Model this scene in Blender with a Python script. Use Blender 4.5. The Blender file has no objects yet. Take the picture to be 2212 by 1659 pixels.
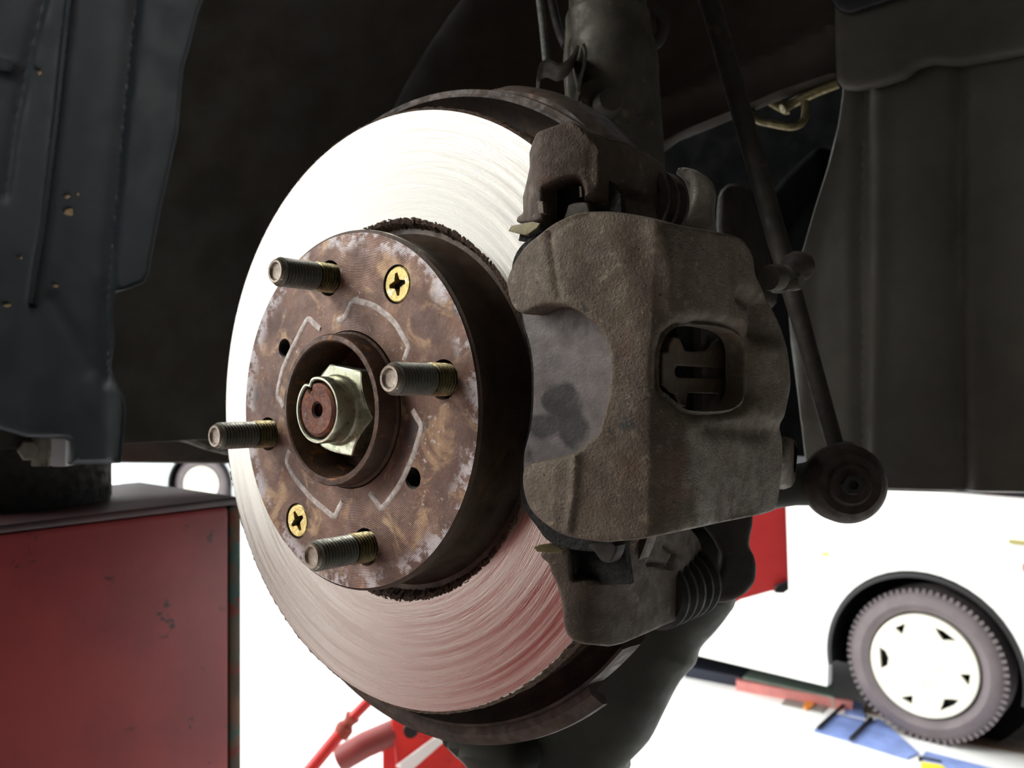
import bpy, bmesh, math, random
import numpy as np
from mathutils import Vector, Matrix
from mathutils.geometry import delaunay_2d_cdt

# ------------------------------------------------------------------ camera, sky, exposure
S = bpy.context.scene
F, CX, CY, H = 1851.3, 1106.0, 829.5, 1.415      # focal length in pixels, centre, eye height (m)
cam = bpy.data.objects.new('camera', bpy.data.cameras.new('camera'))
S.collection.objects.link(cam); S.camera = cam
cam.location = (0, 0, H); cam.rotation_euler = (math.pi/2, 0, 0)
cam.data.sensor_fit = 'HORIZONTAL'; cam.data.sensor_width = 36; cam.data.lens = 36*F/2212
cam.data.clip_start = .01; cam.data.clip_end = 200
cam.data.dof.use_dof = True; cam.data.dof.focus_distance = .31; cam.data.dof.aperture_fstop = 19
w = bpy.data.worlds.new('world'); S.world = w; w.use_nodes = True
w.node_tree.nodes['Background'].inputs[0].default_value = (.97, .99, 1, 1)
w.node_tree.nodes['Background'].inputs[1].default_value = 1.0
S.view_settings.view_transform = 'Standard'; S.view_settings.look = 'None'
S.view_settings.exposure = 1.6; S.view_settings.gamma = 1; S.view_settings.use_curve_mapping = False
sun = bpy.data.objects.new('sun', bpy.data.lights.new('sun', 'SUN')); S.collection.objects.link(sun)
sun.data.energy = .6; sun.data.angle = math.radians(20); sun.data.color = (1, .96, .9)
sun.rotation_euler = Vector((-.8, -.05, .5)).to_track_quat('Z', 'Y').to_euler()

random.seed(4); rng = np.random.default_rng(4)
A = np.array

# ------------------------------------------------------------------ frames
# hub frame: s sideways along the car, u up, a outward along the wheel axis (millimetres in the tables below)
Rc = A([[.7697039, .0183005, -.6373052], [-.0163910, .9998259, .0089142], [.6373574, .0035848, .7698699]])
Tc = A([-68.9851, -10.6304, -357.6808])
M3 = A([[1, 0, 0], [0, 0, -1], [0, 1, 0]])
RW = M3 @ Rc                                     # hub axes in world
HO = M3 @ (Tc/1000) + A([0, 0, H])               # hub origin in world (m)
CL = -Rc.T @ Tc                                  # eye in hub frame (mm)
HUB = Matrix([list(RW[0])+[HO[0]], list(RW[1])+[HO[1]], list(RW[2])+[HO[2]], [0, 0, 0, 1]])
def h2w(P): return (np.atleast_2d(P)/1000) @ RW.T + HO
def hp(s, u, a): return h2w([[s, u, a]])[0]
def wdir(v): v = RW @ A(v, float); return v/np.linalg.norm(v)
def at(x, y, d): return A([(x-CX)/F*d, d, H-(y-CY)/F*d])
def rays(XY):
    XY = np.atleast_2d(XY)
    return np.stack([(XY[:, 0]-CX)/F, np.ones(len(XY)), -(XY[:, 1]-CY)/F], 1)
EYE = A([0, 0, H])

# ------------------------------------------------------------------ surfaces a drawn outline is carried onto
def plane_w(p, n):
    p = A(p, float); n = A(n, float)/np.linalg.norm(n)
    def f(XY):
        d = rays(XY); t = ((p-EYE) @ n)/(d @ n)
        return EYE+d*t[:, None], np.tile(n if (n @ (EYE-p)) > 0 else -n, (len(d), 1))
    return f
def plane_a(a): return plane_w(hp(0, 0, a), wdir((0, 0, 1)))
def plane_s(s): return plane_w(hp(s, 0, 0), wdir((1, 0, 0)))
def chaikin(P, k):
    P = A(P, float)
    for _ in range(k):
        q = [P[0]]
        for i in range(len(P)-1):
            q += [.78*P[i]+.22*P[i+1], .22*P[i]+.78*P[i+1]]
        q.append(P[-1]); P = A(q)
    return P
def profile(pts, soft=2):
    """wall that follows the (s, a) polyline and runs straight along u"""
    P = chaikin(pts, soft)
    P = np.vstack([P[0]-(P[1]-P[0])/np.linalg.norm(P[1]-P[0])*80, P, P[-1]+(P[-1]-P[-2])/np.linalg.norm(P[-1]-P[-2])*80])
    seg = P[1:]-P[:-1]; nn = np.stack([seg[:, 1], -seg[:, 0]], 1); nn /= np.linalg.norm(nn, axis=1)[:, None]
    mid = (P[1:]+P[:-1])/2
    c2 = A([CL[0], CL[2]])
    flip = np.sign(((c2-mid)*nn).sum(1).mean()); nn = nn*flip
    vn = np.vstack([nn[0], (nn[1:]+nn[:-1])/2, nn[-1]]); vn /= np.linalg.norm(vn, axis=1)[:, None]
    def f(XY):
        dl = rays(XY) @ RW*1.0
        d2 = dl[:, [0, 2]]
        best = np.full(len(d2), 1e9); NN = np.zeros((len(d2), 2))
        for i in range(len(seg)):
            e = seg[i]; r = P[i]-c2
            den = d2[:, 0]*e[1]-d2[:, 1]*e[0]
            den = np.where(abs(den) < 1e-9, 1e-9, den)
            t = (r[0]*e[1]-r[1]*e[0])/den
            k = (r[0]*d2[:, 1]-r[1]*d2[:, 0])/den
            ok = (t > 0) & (k >= -1e-6) & (k <= 1+1e-6) & (t < best)
            best = np.where(ok, t, best)
            n = vn[i][None]*(1-k[:, None])+vn[i+1][None]*k[:, None]
            NN = np.where(ok[:, None], n, NN)
        best = np.where(best > 1e8, 400, best)
        L = CL+dl*best[:, None]
        N3 = np.stack([NN[:, 0], np.zeros(len(NN)), NN[:, 1]], 1) @ RW.T
        return h2w(L), N3
    return f
def cyl_far(r):
    """inside of a drum of radius r mm about the wheel axis, far side"""
    def f(XY):
        dl = rays(XY) @ RW
        a = dl[:, 0]**2+dl[:, 1]**2; b = 2*(CL[0]*dl[:, 0]+CL[1]*dl[:, 1]); c = CL[0]**2+CL[1]**2-r*r
        t = (-b+np.sqrt(b*b-4*a*c))/2/a
        L = CL+dl*t[:, None]
        n = np.stack([-L[:, 0], -L[:, 1], 0*L[:, 0]], 1)/r
        return h2w(L), n @ RW.T
    return f

# ------------------------------------------------------------------ mesh helpers
def finish(o, ang=35):
    me = o.data
    bm = bmesh.new(); bm.from_mesh(me); bmesh.ops.recalc_face_normals(bm, faces=bm.faces); bm.to_mesh(me); bm.free()
    me.polygons.foreach_set('use_smooth', [True]*len(me.polygons))
    me.set_sharp_from_angle(angle=math.radians(ang))
def tag(o, label=None, cat=None, group=None, kind=None):
    if label: o['label'] = label
    if cat: o['category'] = cat
    if group: o['group'] = group
    if kind: o['kind'] = kind
    return o
def root(name, label, cat, mat=None, loc=None, group=None):
    o = bpy.data.objects.new(name, None); S.collection.objects.link(o); o.empty_display_size = .02
    o.matrix_world = mat.copy() if mat is not None else Matrix.Translation(Vector(loc))
    return tag(o, label, cat, group)
def hubroot(name, label, cat, s=0, u=0, a=0, group=None):
    m = HUB.copy(); p = hp(s, u, a); m.translation = Vector(p)
    return root(name, label, cat, mat=m, group=group)
def obj(name, V, Fs, m, parent=None, frame=None, ang=35, label=None):
    """V in world metres; stored in the frame of the parent (or of its own)"""
    V = np.asarray(V, float)
    par = Matrix.Identity(4)
    if parent is not None: par = parent['_m'] if False else world_of(parent)
    loc = Matrix.Identity(4)
    if parent is None:
        loc = frame.copy() if frame is not None else Matrix.Translation(Vector(((V.min(0)+V.max(0))/2)*A([1, 1, 0])+A([0, 0, V[:, 2].min()])))
    base = par @ loc
    inv = A(base.inverted())
    L = V @ inv[:3, :3].T+inv[:3, 3]
    me = bpy.data.meshes.new(name); me.from_pydata(L.tolist(), [], [list(map(int, f)) for f in Fs]); me.update()
    me.materials.append(m)
    o = bpy.data.objects.new(name, me); S.collection.objects.link(o)
    if parent is not None: o.parent = parent
    else: o.matrix_world = loc
    finish(o, ang)
    if label: o['label'] = label
    return o
def world_of(o):
    m = o.matrix_basis.copy()
    while o.parent: o = o.parent; m = o.matrix_basis @ m
    return m
def struct(o): o['kind'] = 'structure'; return o
def copyto(o, parent=None, m=None):
    c = o.copy(); S.collection.objects.link(c)
    if parent is not None: c.parent = parent
    if m is not None: c.matrix_basis = m
    return c

def spline(P, n=6, closed=True):
    P = A(P, float); N = len(P); out = []
    R = range(N) if closed else range(N-1)
    for i in R:
        g = (lambda k: P[k % N]) if closed else (lambda k: P[min(max(k, 0), N-1)])
        p0, p1, p2, p3 = g(i-1), g(i), g(i+1), g(i+2)
        for k in range(n):
            t = k/n
            out.append(.5*((2*p1)+(-p0+p2)*t+(2*p0-5*p1+4*p2-p3)*t*t+(-p0+3*p1-3*p2+p3)*t**3))
    if not closed: out.append(P[-1])
    return A(out)
def resamp(P, step):
    Q = []
    for i in range(len(P)):
        a, b = P[i], P[(i+1) % len(P)]; n = max(1, int(round(np.linalg.norm(b-a)/step)))
        for k in range(n): Q.append(a+(b-a)*k/n)
    return A(Q)
def soften(P, r):
    """round polygon corners by about r"""
    P = A(P, float); N = len(P); out = []
    for i in range(N):
        a, b, c = P[i-1], P[i], P[(i+1) % N]
        la, lc = np.linalg.norm(a-b), np.linalg.norm(c-b)
        ra = min(r, la*.45); rc = min(r, lc*.45)
        p = b+(a-b)/la*ra; q = b+(c-b)/lc*rc
        for t in (0, .25, .5, .75, 1): out.append((1-t)**2*p+2*t*(1-t)*b+t*t*q)
    return A(out)
def inside(pt, loop):
    x, y = pt[:, 0], pt[:, 1]; r = np.zeros(len(pt), bool)
    for i in range(len(loop)):
        x1, y1 = loop[i-1]; x2, y2 = loop[i]
        if y1 == y2: continue
        c = ((y1 > y) != (y2 > y)) & (x < (x2-x1)*(y-y1)/(y2-y1)+x1)
        r ^= c
    return r
def dist(pt, loop):
    best = np.full(len(pt), 1e9)
    for i in range(len(loop)):
        a, b = loop[i-1], loop[i]; e = b-a; l = (e @ e) or 1e-9
        t = np.clip(((pt-a) @ e)/l, 0, 1); d = np.linalg.norm(pt-a-e*t[:, None], axis=1)
        best = np.minimum(best, d)
    return best
def tri2d(loops, step, rims=()):
    V = []; E = []
    for L in loops:
        o = len(V); V += [tuple(p) for p in L]; E += [(o+i, o+(i+1) % len(L)) for i in range(len(L))]
    allin = lambda q: inside(q, loops[0]) & ~np.any([inside(q, h) for h in loops[1:]] or [np.zeros(len(q), bool)], axis=0)
    ds = lambda q: np.min([dist(q, L) for L in loops], axis=0)
    ex = []
    for L in loops:
        t = np.roll(L, -1, 0)-np.roll(L, 1, 0); n = np.stack([-t[:, 1], t[:, 0]], 1); n /= np.linalg.norm(n, axis=1)[:, None]+1e-9
        for rr in rims:
            for sg in (1, -1): 
                q = L+n*rr*sg; q = q[allin(q)]
                if len(q): q = q[ds(q) > rr*.9]; ex.append(q)
    mx = max(rims) if len(rims) else 0
    if step:
        lo, hi = loops[0].min(0), loops[0].max(0)
        gx, gy = np.meshgrid(np.arange(lo[0], hi[0], step), np.arange(lo[1], hi[1], step))
        gx = gx+(np.arange(gx.shape[0])[:, None] % 2)*step/2
        q = np.stack([gx.ravel(), gy.ravel()], 1); q = q[allin(q)]
        if len(q): q = q[ds(q) > mx+step*.45]; ex.append(q)
    if ex: V += [tuple(p) for q in ex for p in q]
    r = delaunay_2d_cdt([Vector(v) for v in V], E, [], 0, 1e-4)
    v2 = A([tuple(v) for v in r[0]]); T = A([f for f in r[2] if len(f) == 3])
    c = v2[T].mean(1); T = T[allin(c)]
    used = np.unique(T); mp = -np.ones(len(v2), int); mp[used] = np.arange(len(used))
    return v2[used], mp[T], ds(v2[used])
def bedges(T):
    s = {}
    for t in T:
        for i in range(3): s[(t[i], t[(i+1) % 3])] = 1
    return [(a, b) for (a, b) in s if (b, a) not in s]
def shell(name, loops, surf, T, m, parent=None, R=.0015, w=6, step=9, bump=None, inflate=0, smooth=True, back=None, ang=35, frame=None, label=None, corner=0):
    """cast or pressed piece: outline (in photograph pixels) carried onto a real surface, given thickness T (m) and rounded rims"""
    LL = []
    for L in loops:
        L = A(L, float)
        if smooth: L = spline(L, 4)
        elif corner: L = soften(L, corner)
        LL.append(resamp(L, max(4, step*.8)))
    rims = [w*k for k in (.12, .35, .65, 1)] if (R or inflate) else []
    v, t, d = tri2d(LL, step, rims)
    P, N = surf(v)
    x = np.clip(d/w, 0, 1); q = 1-np.sqrt(np.clip(1-(1-x)**2, 0, 1))
    if inflate:
        off = inflate*(1-q); Pf = P+N*off[:, None]; Pb = P-N*(off*.8)[:, None]-N*T
    else:
        off = -R*q; 
        bd = N if back is None else -np.tile(A(back, float)/np.linalg.norm(back), (len(N), 1))
        Pf = P+N*off[:, None]; Pb = P-bd*T
    if bump is not None:
        Pf = Pf+N*(bump(v)*(x if inflate or R else 1))[:, None]
    n = len(v); Fs = [tuple(f) for f in t]+[tuple(int(i)+n for i in f[::-1]) for f in t]
    for a, b in bedges(t): Fs.append((a, b, b+n, a+n))
    return obj(name, np.vstack([Pf, Pb]), Fs, m, parent, ang=ang, frame=frame, label=label)
def ridge(line, width, height):
    line = A(line, float)
    def f(v):
        d = np.full(len(v), 1e9)
        for i in range(len(line)-1):
            a, b = line[i], line[i+1]; e = b-a; t = np.clip(((v-a) @ e)/(e @ e), 0, 1)
            d = np.minimum(d, np.linalg.norm(v-a-e*t[:, None], axis=1))
        return height*np.exp(-(d/width)**2)
    return f
def stepline(line, width, height):
    """surface steps by height from the left to the right of a roughly vertical line"""
    line = A(line, float)
    def f(v):
        xl = np.interp(v[:, 1], line[:, 1], line[:, 0]); return height/(1+np.exp(-(v[:, 0]-xl)/width))
    return f
def bumps(*fs): return lambda v: sum(f(v) for f in fs)

def lathe(prof, n, M=None, a0=0, a1=2*math.pi, closed=False, cap=True):
    """prof (r, z) turned about z. M: 4x4 to world"""
    full = abs(a1-a0-2*math.pi) < 1e-6; k = n if full else n+1
    th = a0+(a1-a0)*np.arange(k)/n; pr = A(prof, float); m = len(pr)
    V = np.stack([np.outer(np.cos(th), pr[:, 0]), np.outer(np.sin(th), pr[:, 0]), np.tile(pr[:, 1], (k, 1))], 2).reshape(-1, 3)
    Fs = []
    for i in range(n if full else n):
        j = (i+1) % k
        for q in range(m if closed else m-1):
            r = (q+1) % m
            Fs.append((i*m+q, i*m+r, j*m+r, j*m+q))
    if not closed and cap:
        for e in (0, m-1):
            if full and pr[e, 0] > 1e-7: Fs.append([i*m+e for i in range(k)])
    if closed and not full:
        Fs.append(list(range(m))); Fs.append([(k-1)*m+i for i in range(m)])
    if M is not None: V = V @ A(M)[:3, :3].T+A(M)[:3, 3]
    return V, Fs
def hubM(s=0, u=0, a=0, sc=.001):
    m = HUB.copy(); m.translation = Vector(hp(s, u, a)); return m @ Matrix.Scale(sc, 4)
def axisM(p, d, sc=1.0):
    m = Vector(d).to_track_quat('Z', 'Y').to_matrix().to_4x4(); m.translation = Vector(p); return m @ Matrix.Scale(sc, 4)
def tube(P, r, n=14, sm=6, flat=None):
    P = A(P, float)
    r = np.full(len(P), r) if np.isscalar(r) else A(r, float)
    if sm > 1 and len(P) > 2:
        X = spline(np.column_stack([P, r]), sm, False); P, r = X[:, :3], X[:, 3]
    V = []; Fs = []; up = None
    for i in range(len(P)):
        t = P[min(i+1, len(P)-1)]-P[max(i-1, 0)]; t /= np.linalg.norm(t)+1e-12
        if up is None:
            up = np.cross(t, A([0, 0, 1]) if abs(t[2]) < .9 else A([1, 0, 0]))
        up = up-t*(up @ t); up /= np.linalg.norm(up); b = np.cross(t, up)
        for k in range(n):
            an = 2*math.pi*k/n; fx = 1 if flat is None else flat
            V.append(P[i]+r[i]*(math.cos(an)*up+fx*math.sin(an)*b))
    for i in range(len(P)-1):
        for k in range(n):
            l = (k+1) % n; Fs.append((i*n+k, i*n+l, (i+1)*n+l, (i+1)*n+k))
    Fs.append(list(range(n))); Fs.append([(len(P)-1)*n+k for k in range(n)])
    return A(V), Fs
def join(*parts):
    V = []; Fs = []
    for v, f in parts:
        o = sum(len(x) for x in V); V.append(np.asarray(v)); Fs += [[i+o for i in q] for q in f]
    return np.vstack(V), Fs
def box(c, ax, size, bev=0.0):
    """box centred at c, axes ax (3 rows), half sizes"""
    bm = bmesh.new(); bmesh.ops.create_cube(bm, size=2)
    for v in bm.verts: v.co = Vector((v.co.x*size[0], v.co.y*size[1], v.co.z*size[2]))
    if bev: bmesh.ops.bevel(bm, geom=bm.edges[:], offset=bev, segments=2, affect='EDGES', profile=.5)
    V = A([tuple(v.co) for v in bm.verts]); bm.verts.index_update(); Fs = [[v.index for v in f.verts] for f in bm.faces]; bm.free()
    return V @ A(ax, float)+A(c), Fs
WX = np.eye(3)
HX = A([wdir((1, 0, 0)), wdir((0, 1, 0)), wdir((0, 0, 1))])
def prism(loops, z0, z1, M, step=0, rimdrop=0):
    loops = [A(l, float) for l in loops]
    v, t, d = tri2d(loops, step)
    n = len(v); V = np.vstack([np.column_stack([v, np.full(n, z1)]), np.column_stack([v, np.full(n, z0)])])
    Fs = [tuple(f) for f in t]+[tuple(int(i)+n for i in f[::-1]) for f in t]
    for a, b in bedges(t): Fs.append((a, b, b+n, a+n))
    if M is not None: V = V @ A(M)[:3, :3].T+A(M)[:3, 3]
    return V, Fs
def circle(x, y, r, n=32): 
    t = 2*math.pi*np.arange(n)/n; return np.stack([x+r*np.cos(t), y+r*np.sin(t)], 1)

# ------------------------------------------------------------------ materials
def L(c):
    return tuple(((x/255+.055)/1.055)**2.4 if x > 10.3 else x/255/12.92 for x in c)+(1,)
class NT:
    def __init__(s, name):
        s.m = bpy.data.materials.new(name); s.m.use_nodes = True; s.t = s.m.node_tree; s.b = s.t.nodes['Principled BSDF']
        s.co = s.n('ShaderNodeTexCoord').outputs['Object']
    def n(s, k, **kw):
        x = s.t.nodes.new(k)
        for a, v in kw.items(): setattr(x, a, v)
        return x
    def l(s, a, b): s.t.links.new(a, b)
    def put(s, sock, v):
        if hasattr(v, 'is_output') or isinstance(v, bpy.types.NodeSocket): s.l(v, sock)
        else: sock.default_value = v
    def noise(s, sc, det=4, ro=.6, vec=None, dist=0):
        x = s.n('ShaderNodeTexNoise'); x.inputs['Scale'].default_value = sc; x.inputs['Detail'].default_value = det
        x.inputs['Roughness'].default_value = ro; x.inputs['Distortion'].default_value = dist; s.l(vec or s.co, x.inputs['Vector']); return x.outputs['Fac']
    def math(s, op, a, b=0, c=None, clamp=False):
        x = s.n('ShaderNodeMath', operation=op, use_clamp=clamp); s.put(x.inputs[0], a); s.put(x.inputs[1], b)
        if c is not None: s.put(x.inputs[2], c)
        return x.outputs[0]
    def rng(s, v, a, b, c=0., d=1.):
        x = s.n('ShaderNodeMapRange'); x.interpolation_type = 'SMOOTHSTEP'
        s.l(v, x.inputs[0])
        for i, q in enumerate((a, b, c, d)): x.inputs[i+1].default_value = q
        return x.outputs[0]
    def mix(s, f, a, b):
        x = s.n('ShaderNodeMix', data_type='RGBA'); s.put(x.inputs[0], f); s.put(x.inputs[6], a); s.put(x.inputs[7], b); return x.outputs[2]
    def bump(s, h, st=.5, d=.001, prev=None):
        x = s.n('ShaderNodeBump'); x.inputs['Strength'].default_value = st; x.inputs['Distance'].default_value = d; s.l(h, x.inputs['Height'])
        if prev is not None: s.l(prev, x.inputs['Normal'])
        return x.outputs[0]
    def radius(s):
        sep = s.n('ShaderNodeSeparateXYZ'); s.l(s.co, sep.inputs[0])
        r = s.math('SQRT', s.math('ADD', s.math('MULTIPLY', sep.outputs[0], sep.outputs[0]), s.math('MULTIPLY', sep.outputs[1], sep.outputs[1])))
        return r, s.math('ARCTAN2', sep.outputs[1], sep.outputs[0]), sep
def metal_m(name, base, alt, spots=(), rough=.6, met=.3, sc=60, bs=.5, bd=.0006, bsc=900, rv=.15, spec=.5):
    t = NT(name)
    c = t.mix(t.rng(t.noise(sc, 6, .65), .32, .68), L(base), L(alt))
    for col, s_, lo, hi in spots:
        c = t.mix(t.rng(t.noise(s_, 5, .6, dist=.4), lo, hi), c, L(col))
    t.l(c, t.b.inputs['Base Color'])
    t.b.inputs['Metallic'].default_value = met; t.b.inputs['Specular IOR Level'].default_value = spec
    t.l(t.rng(t.noise(sc*2.3, 4), .3, .7, rough-rv, rough+rv), t.b.inputs['Roughness'])
    n = t.bump(t.noise(bsc, 4, .7), bs, bd); n = t.bump(t.noise(bsc/5, 4, .65), bs*.6, bd*1.4, n)
    t.l(n, t.b.inputs['Normal']); return t.m

cast = metal_m('rusty cast iron', (104, 92, 77), (86, 74, 62), [((72, 60, 50), 38, .5, .8), ((124, 114, 94), 260, .54, .74), ((96, 70, 58), 45, .55, .8), ((60, 60, 56), 120, .62, .74), ((176, 174, 166), 500, .69, .74), ((52, 46, 40), 420, .64, .7)], rough=.6, met=.25, sc=70, bs=1, bd=.0008, bsc=1000)
cast_red = metal_m('brown cast iron', (90, 77, 66), (76, 64, 54), [((62, 52, 44), 40, .55, .75), ((128, 114, 96), 200, .62, .75), ((96, 60, 46), 60, .62, .75)], rough=.65, met=.25, sc=80, bs=1, bd=.0007, bsc=1100)
cast_dark = metal_m('dark dirty iron', (54, 50, 43), (44, 40, 35), [((80, 70, 56), 50, .6, .75)], rough=.7, met=.2, sc=60, bs=.4, bd=.0005, bsc=700)
ear_m = metal_m('grey flaking iron', (124, 120, 110), (98, 92, 82), [((60, 54, 48), 90, .55, .65), ((136, 134, 128), 210, .62, .72)], rough=.6, met=.3, sc=90)
knuck_m = metal_m('oily dark knuckle iron', (58, 60, 52), (52, 53, 46), [((46, 46, 40), 25, .5, .8), ((120, 120, 112), 500, .76, .79)], rough=.6, met=.0, sc=20, bs=.12, bd=.0003, bsc=900)
shield_m = metal_m('rusted shield steel', (74, 58, 46), (48, 40, 34), [((96, 66, 48), 60, .58, .72)], rough=.7, met=.1, sc=70, bs=.3)
strut_m = metal_m('dusty strut steel', (84, 80, 70), (64, 62, 54), [((112, 104, 86), 90, .62, .74), ((50, 46, 40), 40, .6, .72)], rough=.65, met=.2, sc=50, bs=.3)
rubber = metal_m('black rubber', (26, 26, 26), (34, 33, 32), [], rough=.75, met=0, sc=60, bs=.3, bd=.0005, bsc=600)
rubber_brown = metal_m('dusty brown rubber', (58, 46, 38), (42, 36, 32), [], rough=.8, met=0, sc=90, bs=.3)
olive = metal_m('olive plated steel', (130, 120, 84), (96, 90, 66), [((70, 60, 44), 150, .58, .7)], rough=.45, met=.6, sc=200, bs=.2)
clip_m = metal_m('bronze pad spring steel', (96, 80, 60), (78, 66, 52), [], rough=.55, met=.3, sc=120, bs=.2)
steel_bright = metal_m('bright clip steel', (200, 196, 180), (160, 156, 140), [], rough=.3, met=.9, sc=300, bs=.1)
nut_m = metal_m('greenish zinc nut steel', (186, 188, 166), (166, 166, 144), [((128, 108, 76), 200, .68, .8), ((212, 212, 198), 120, .55, .75)], rough=.34, met=.8, sc=120, bs=.12, bd=.0001, bsc=1800)
stub_m = metal_m('orange rusty shaft end', (120, 70, 48), (92, 56, 44), [((150, 84, 44), 300, .56, .7), ((120, 108, 100), 220, .6, .7)], rough=.6, met=.35, sc=250, bs=.6, bd=.0003, bsc=2500)
liner_m = metal_m('slate black plastic liner', (54, 61, 66), (48, 55, 60), [((62, 68, 72), 22, .56, .8), ((200, 176, 140), 130, .77, .79)], rough=.5, met=0, sc=16, bs=.15, bd=.0004, bsc=900)
liner_grey = metal_m('dusty grey plastic liner', (74, 72, 64), (68, 66, 58), [((100, 96, 84), 500, .7, .76), ((62, 60, 53), 10, .45, .8)], rough=.65, met=0, sc=20, bs=.15, bd=.0004, bsc=700)
felt = metal_m('dirty brown underseal', (50, 45, 37), (43, 39, 32), [((62, 56, 44), 260, .6, .8), ((38, 35, 30), 6, .45, .8)], rough=.85, met=0, sc=12, bs=.2, bd=.0004, bsc=900)
dark_m = metal_m('engine bay dark', (6, 8, 9), (9, 11, 11), [((30, 32, 30), 18, .7, .78)], spec=.1, rough=.9, met=0, sc=16)  # near-black colour stands in for the shade inside the bay
floor_m = metal_m('pale painted floor', (236, 236, 232), (222, 222, 220), [((196, 190, 184), 1.1, .62, .75)], rough=.5, met=0, sc=1.5, bs=.05, bd=.001, bsc=40)

def rotor_face():
    t = NT('lathe turned disc steel'); r, an, sep = t.radius()
    cv = t.n('ShaderNodeCombineXYZ'); t.l(t.math('MULTIPLY', r, 2600), cv.inputs[0]); t.l(t.math('MULTIPLY', an, 1.2), cv.inputs[1])
    n1 = t.noise(1, 3, .6, cv.outputs[0])
    cv2 = t.n('ShaderNodeCombineXYZ'); t.l(t.math('MULTIPLY', r, 420), cv2.inputs[0]); t.l(t.math('MULTIPLY', an, .9), cv2.inputs[1])
    n2 = t.noise(1, 4, .6, cv2.outputs[0])
    # swirl marks that drift across the radius
    cv3 = t.n('ShaderNodeCombineXYZ'); t.l(t.math('MULTIPLY', t.math('ADD', r, t.math('MULTIPLY', an, .012)), 1500), cv3.inputs[0]); t.l(t.math('MULTIPLY', an, 1.1), cv3.inputs[1])
    n3 = t.noise(1, 2, .5, cv3.outputs[0])
    c = t.mix(t.rng(n2, .3, .7), L((166, 162, 155)), L((194, 190, 181)))
    c = t.mix(t.rng(n3, .55, .8, 0, .5), c, L((150, 145, 136)))
    t.l(c, t.b.inputs['Base Color'])
    t.b.inputs['Metallic'].default_value = 1
    t.l(t.rng(n2, .3, .7, .20, .34), t.b.inputs['Roughness'])
    t.b.inputs['Anisotropic'].default_value = .7
    tg = t.n('ShaderNodeTangent', direction_type='RADIAL', axis='Z'); t.l(tg.outputs[0], t.b.inputs['Tangent'])
    h = t.math('ADD', t.math('MULTIPLY', n1, .5), t.math('ADD', t.math('MULTIPLY', n3, .45), n2))
    t.l(t.bump(h, .5, .00012), t.b.inputs['Normal']); return t.m
def hat_face():
    t = NT('hub face worn rust'); r, an, sep = t.radius()
    c = t.mix(t.rng(t.noise(45, 6, .65), .35, .65), L((120, 91, 76)), L((92, 69, 60)))
    c = t.mix(t.rng(t.noise(55, 5, .6, dist=.8), .52, .68), c, L((164, 134, 104)))      # tan bare metal
    c = t.mix(t.rng(t.noise(80, 5, .6, dist=.5), .60, .74), c, L((122, 80, 56)))        # orange rust
    c = t.mix(t.rng(t.noise(36, 5, .6), .60, .68), c, L((84, 76, 74)))                  # grey stain
    edge = t.math('MULTIPLY', t.rng(t.noise(70, 6, .7), .47, .56), t.rng(r, .064, .0715))
    c = t.mix(edge, c, L((176, 168, 168)))                                              # pale corrosion by the rim
    fl = t.math('MULTIPLY', t.rng(t.noise(420, 4, .7), .58, .64), t.rng(t.noise(30, 3), .5, .65))
    c = t.mix(t.math('MULTIPLY', fl, .8), c, L((196, 184, 180)))
    t.l(c, t.b.inputs['Base Color']); t.b.inputs['Metallic'].default_value = .45
    t.l(t.rng(t.noise(120, 4), .3, .7, .38, .62), t.b.inputs['Roughness'])
    wv = t.math('SINE', t.math('MULTIPLY', r, 9500))
    n = t.bump(wv, .35, .00012); n = t.bump(t.noise(900, 4, .7), .5, .0003, n); n = t.bump(t.noise(130, 4), .4, .0008, n)
    t.l(n, t.b.inputs['Normal']); return t.m
def red_m(name='chipped red lift paint', base=(162, 62, 62), alt=(144, 54, 56)):
    t = NT(name)
    c = t.mix(t.rng(t.noise(9, 4), .35, .65), L(base), L(alt))
    c = t.mix(t.rng(t.noise(30, 6, .7), .62, .70), c, L((60, 34, 36)))
    c = t.mix(t.rng(t.noise(60, 5, .7, dist=1), .68, .72), c, L((36, 30, 32)))
    c = t.mix(t.rng(t.noise(75, 5, .7), .73, .76), c, L((226, 92, 44)))
    t.l(c, t.b.inputs['Base Color']); t.b.inputs['Roughness'].default_value = .4
    t.l(t.bump(t.noise(30, 5, .7), .4, .001), t.b.inputs['Normal']); return t.m
def plain(name, c, rough=.4, met=0, **k):
    t = NT(name); cc = t.mix(t.rng(t.noise(k.get('sc', 20), 3), .3, .7), L(c), L(tuple(max(0, x*k.get('v', .92)) for x in c)))
    t.l(cc, t.b.inputs['Base Color']); t.b.inputs['Roughness'].default_value = rough; t.b.inputs['Metallic'].default_value = met
    if 'coat' in k: t.b.inputs['Coat Weight'].default_value = k['coat']
    return t.m
disc_m, hat_m, red = rotor_face(), hat_face(), red_m()
side_m = metal_m('hat side brown rust', (82, 66, 52), (58, 46, 38), [((104, 78, 54), 60, .6, .75)], rough=.5, met=.35, sc=50, bs=.3)
crumb_m = metal_m('crumbly rust', (96, 72, 54), (52, 38, 30), [((130, 100, 76), 500, .55, .65)], rough=.85, met=.1, sc=500, bs=1, bd=.001, bsc=1400)
bore_m = metal_m('rusty bore', (92, 66, 50), (64, 48, 40), [((140, 92, 50), 130, .57, .7)], rough=.55, met=.35, sc=120, bs=.5)
line_m = metal_m('bare witness mark', (215, 206, 200), (160, 144, 134), [], rough=.5, met=.1, sc=300, bs=.5, bd=.0003, bsc=2500)
thread_m = metal_m('dark plated stud steel', (112, 112, 102), (96, 96, 88), [((120, 108, 80), 150, .62, .78)], rough=.42, met=.5, sc=120, bs=.08)
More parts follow.
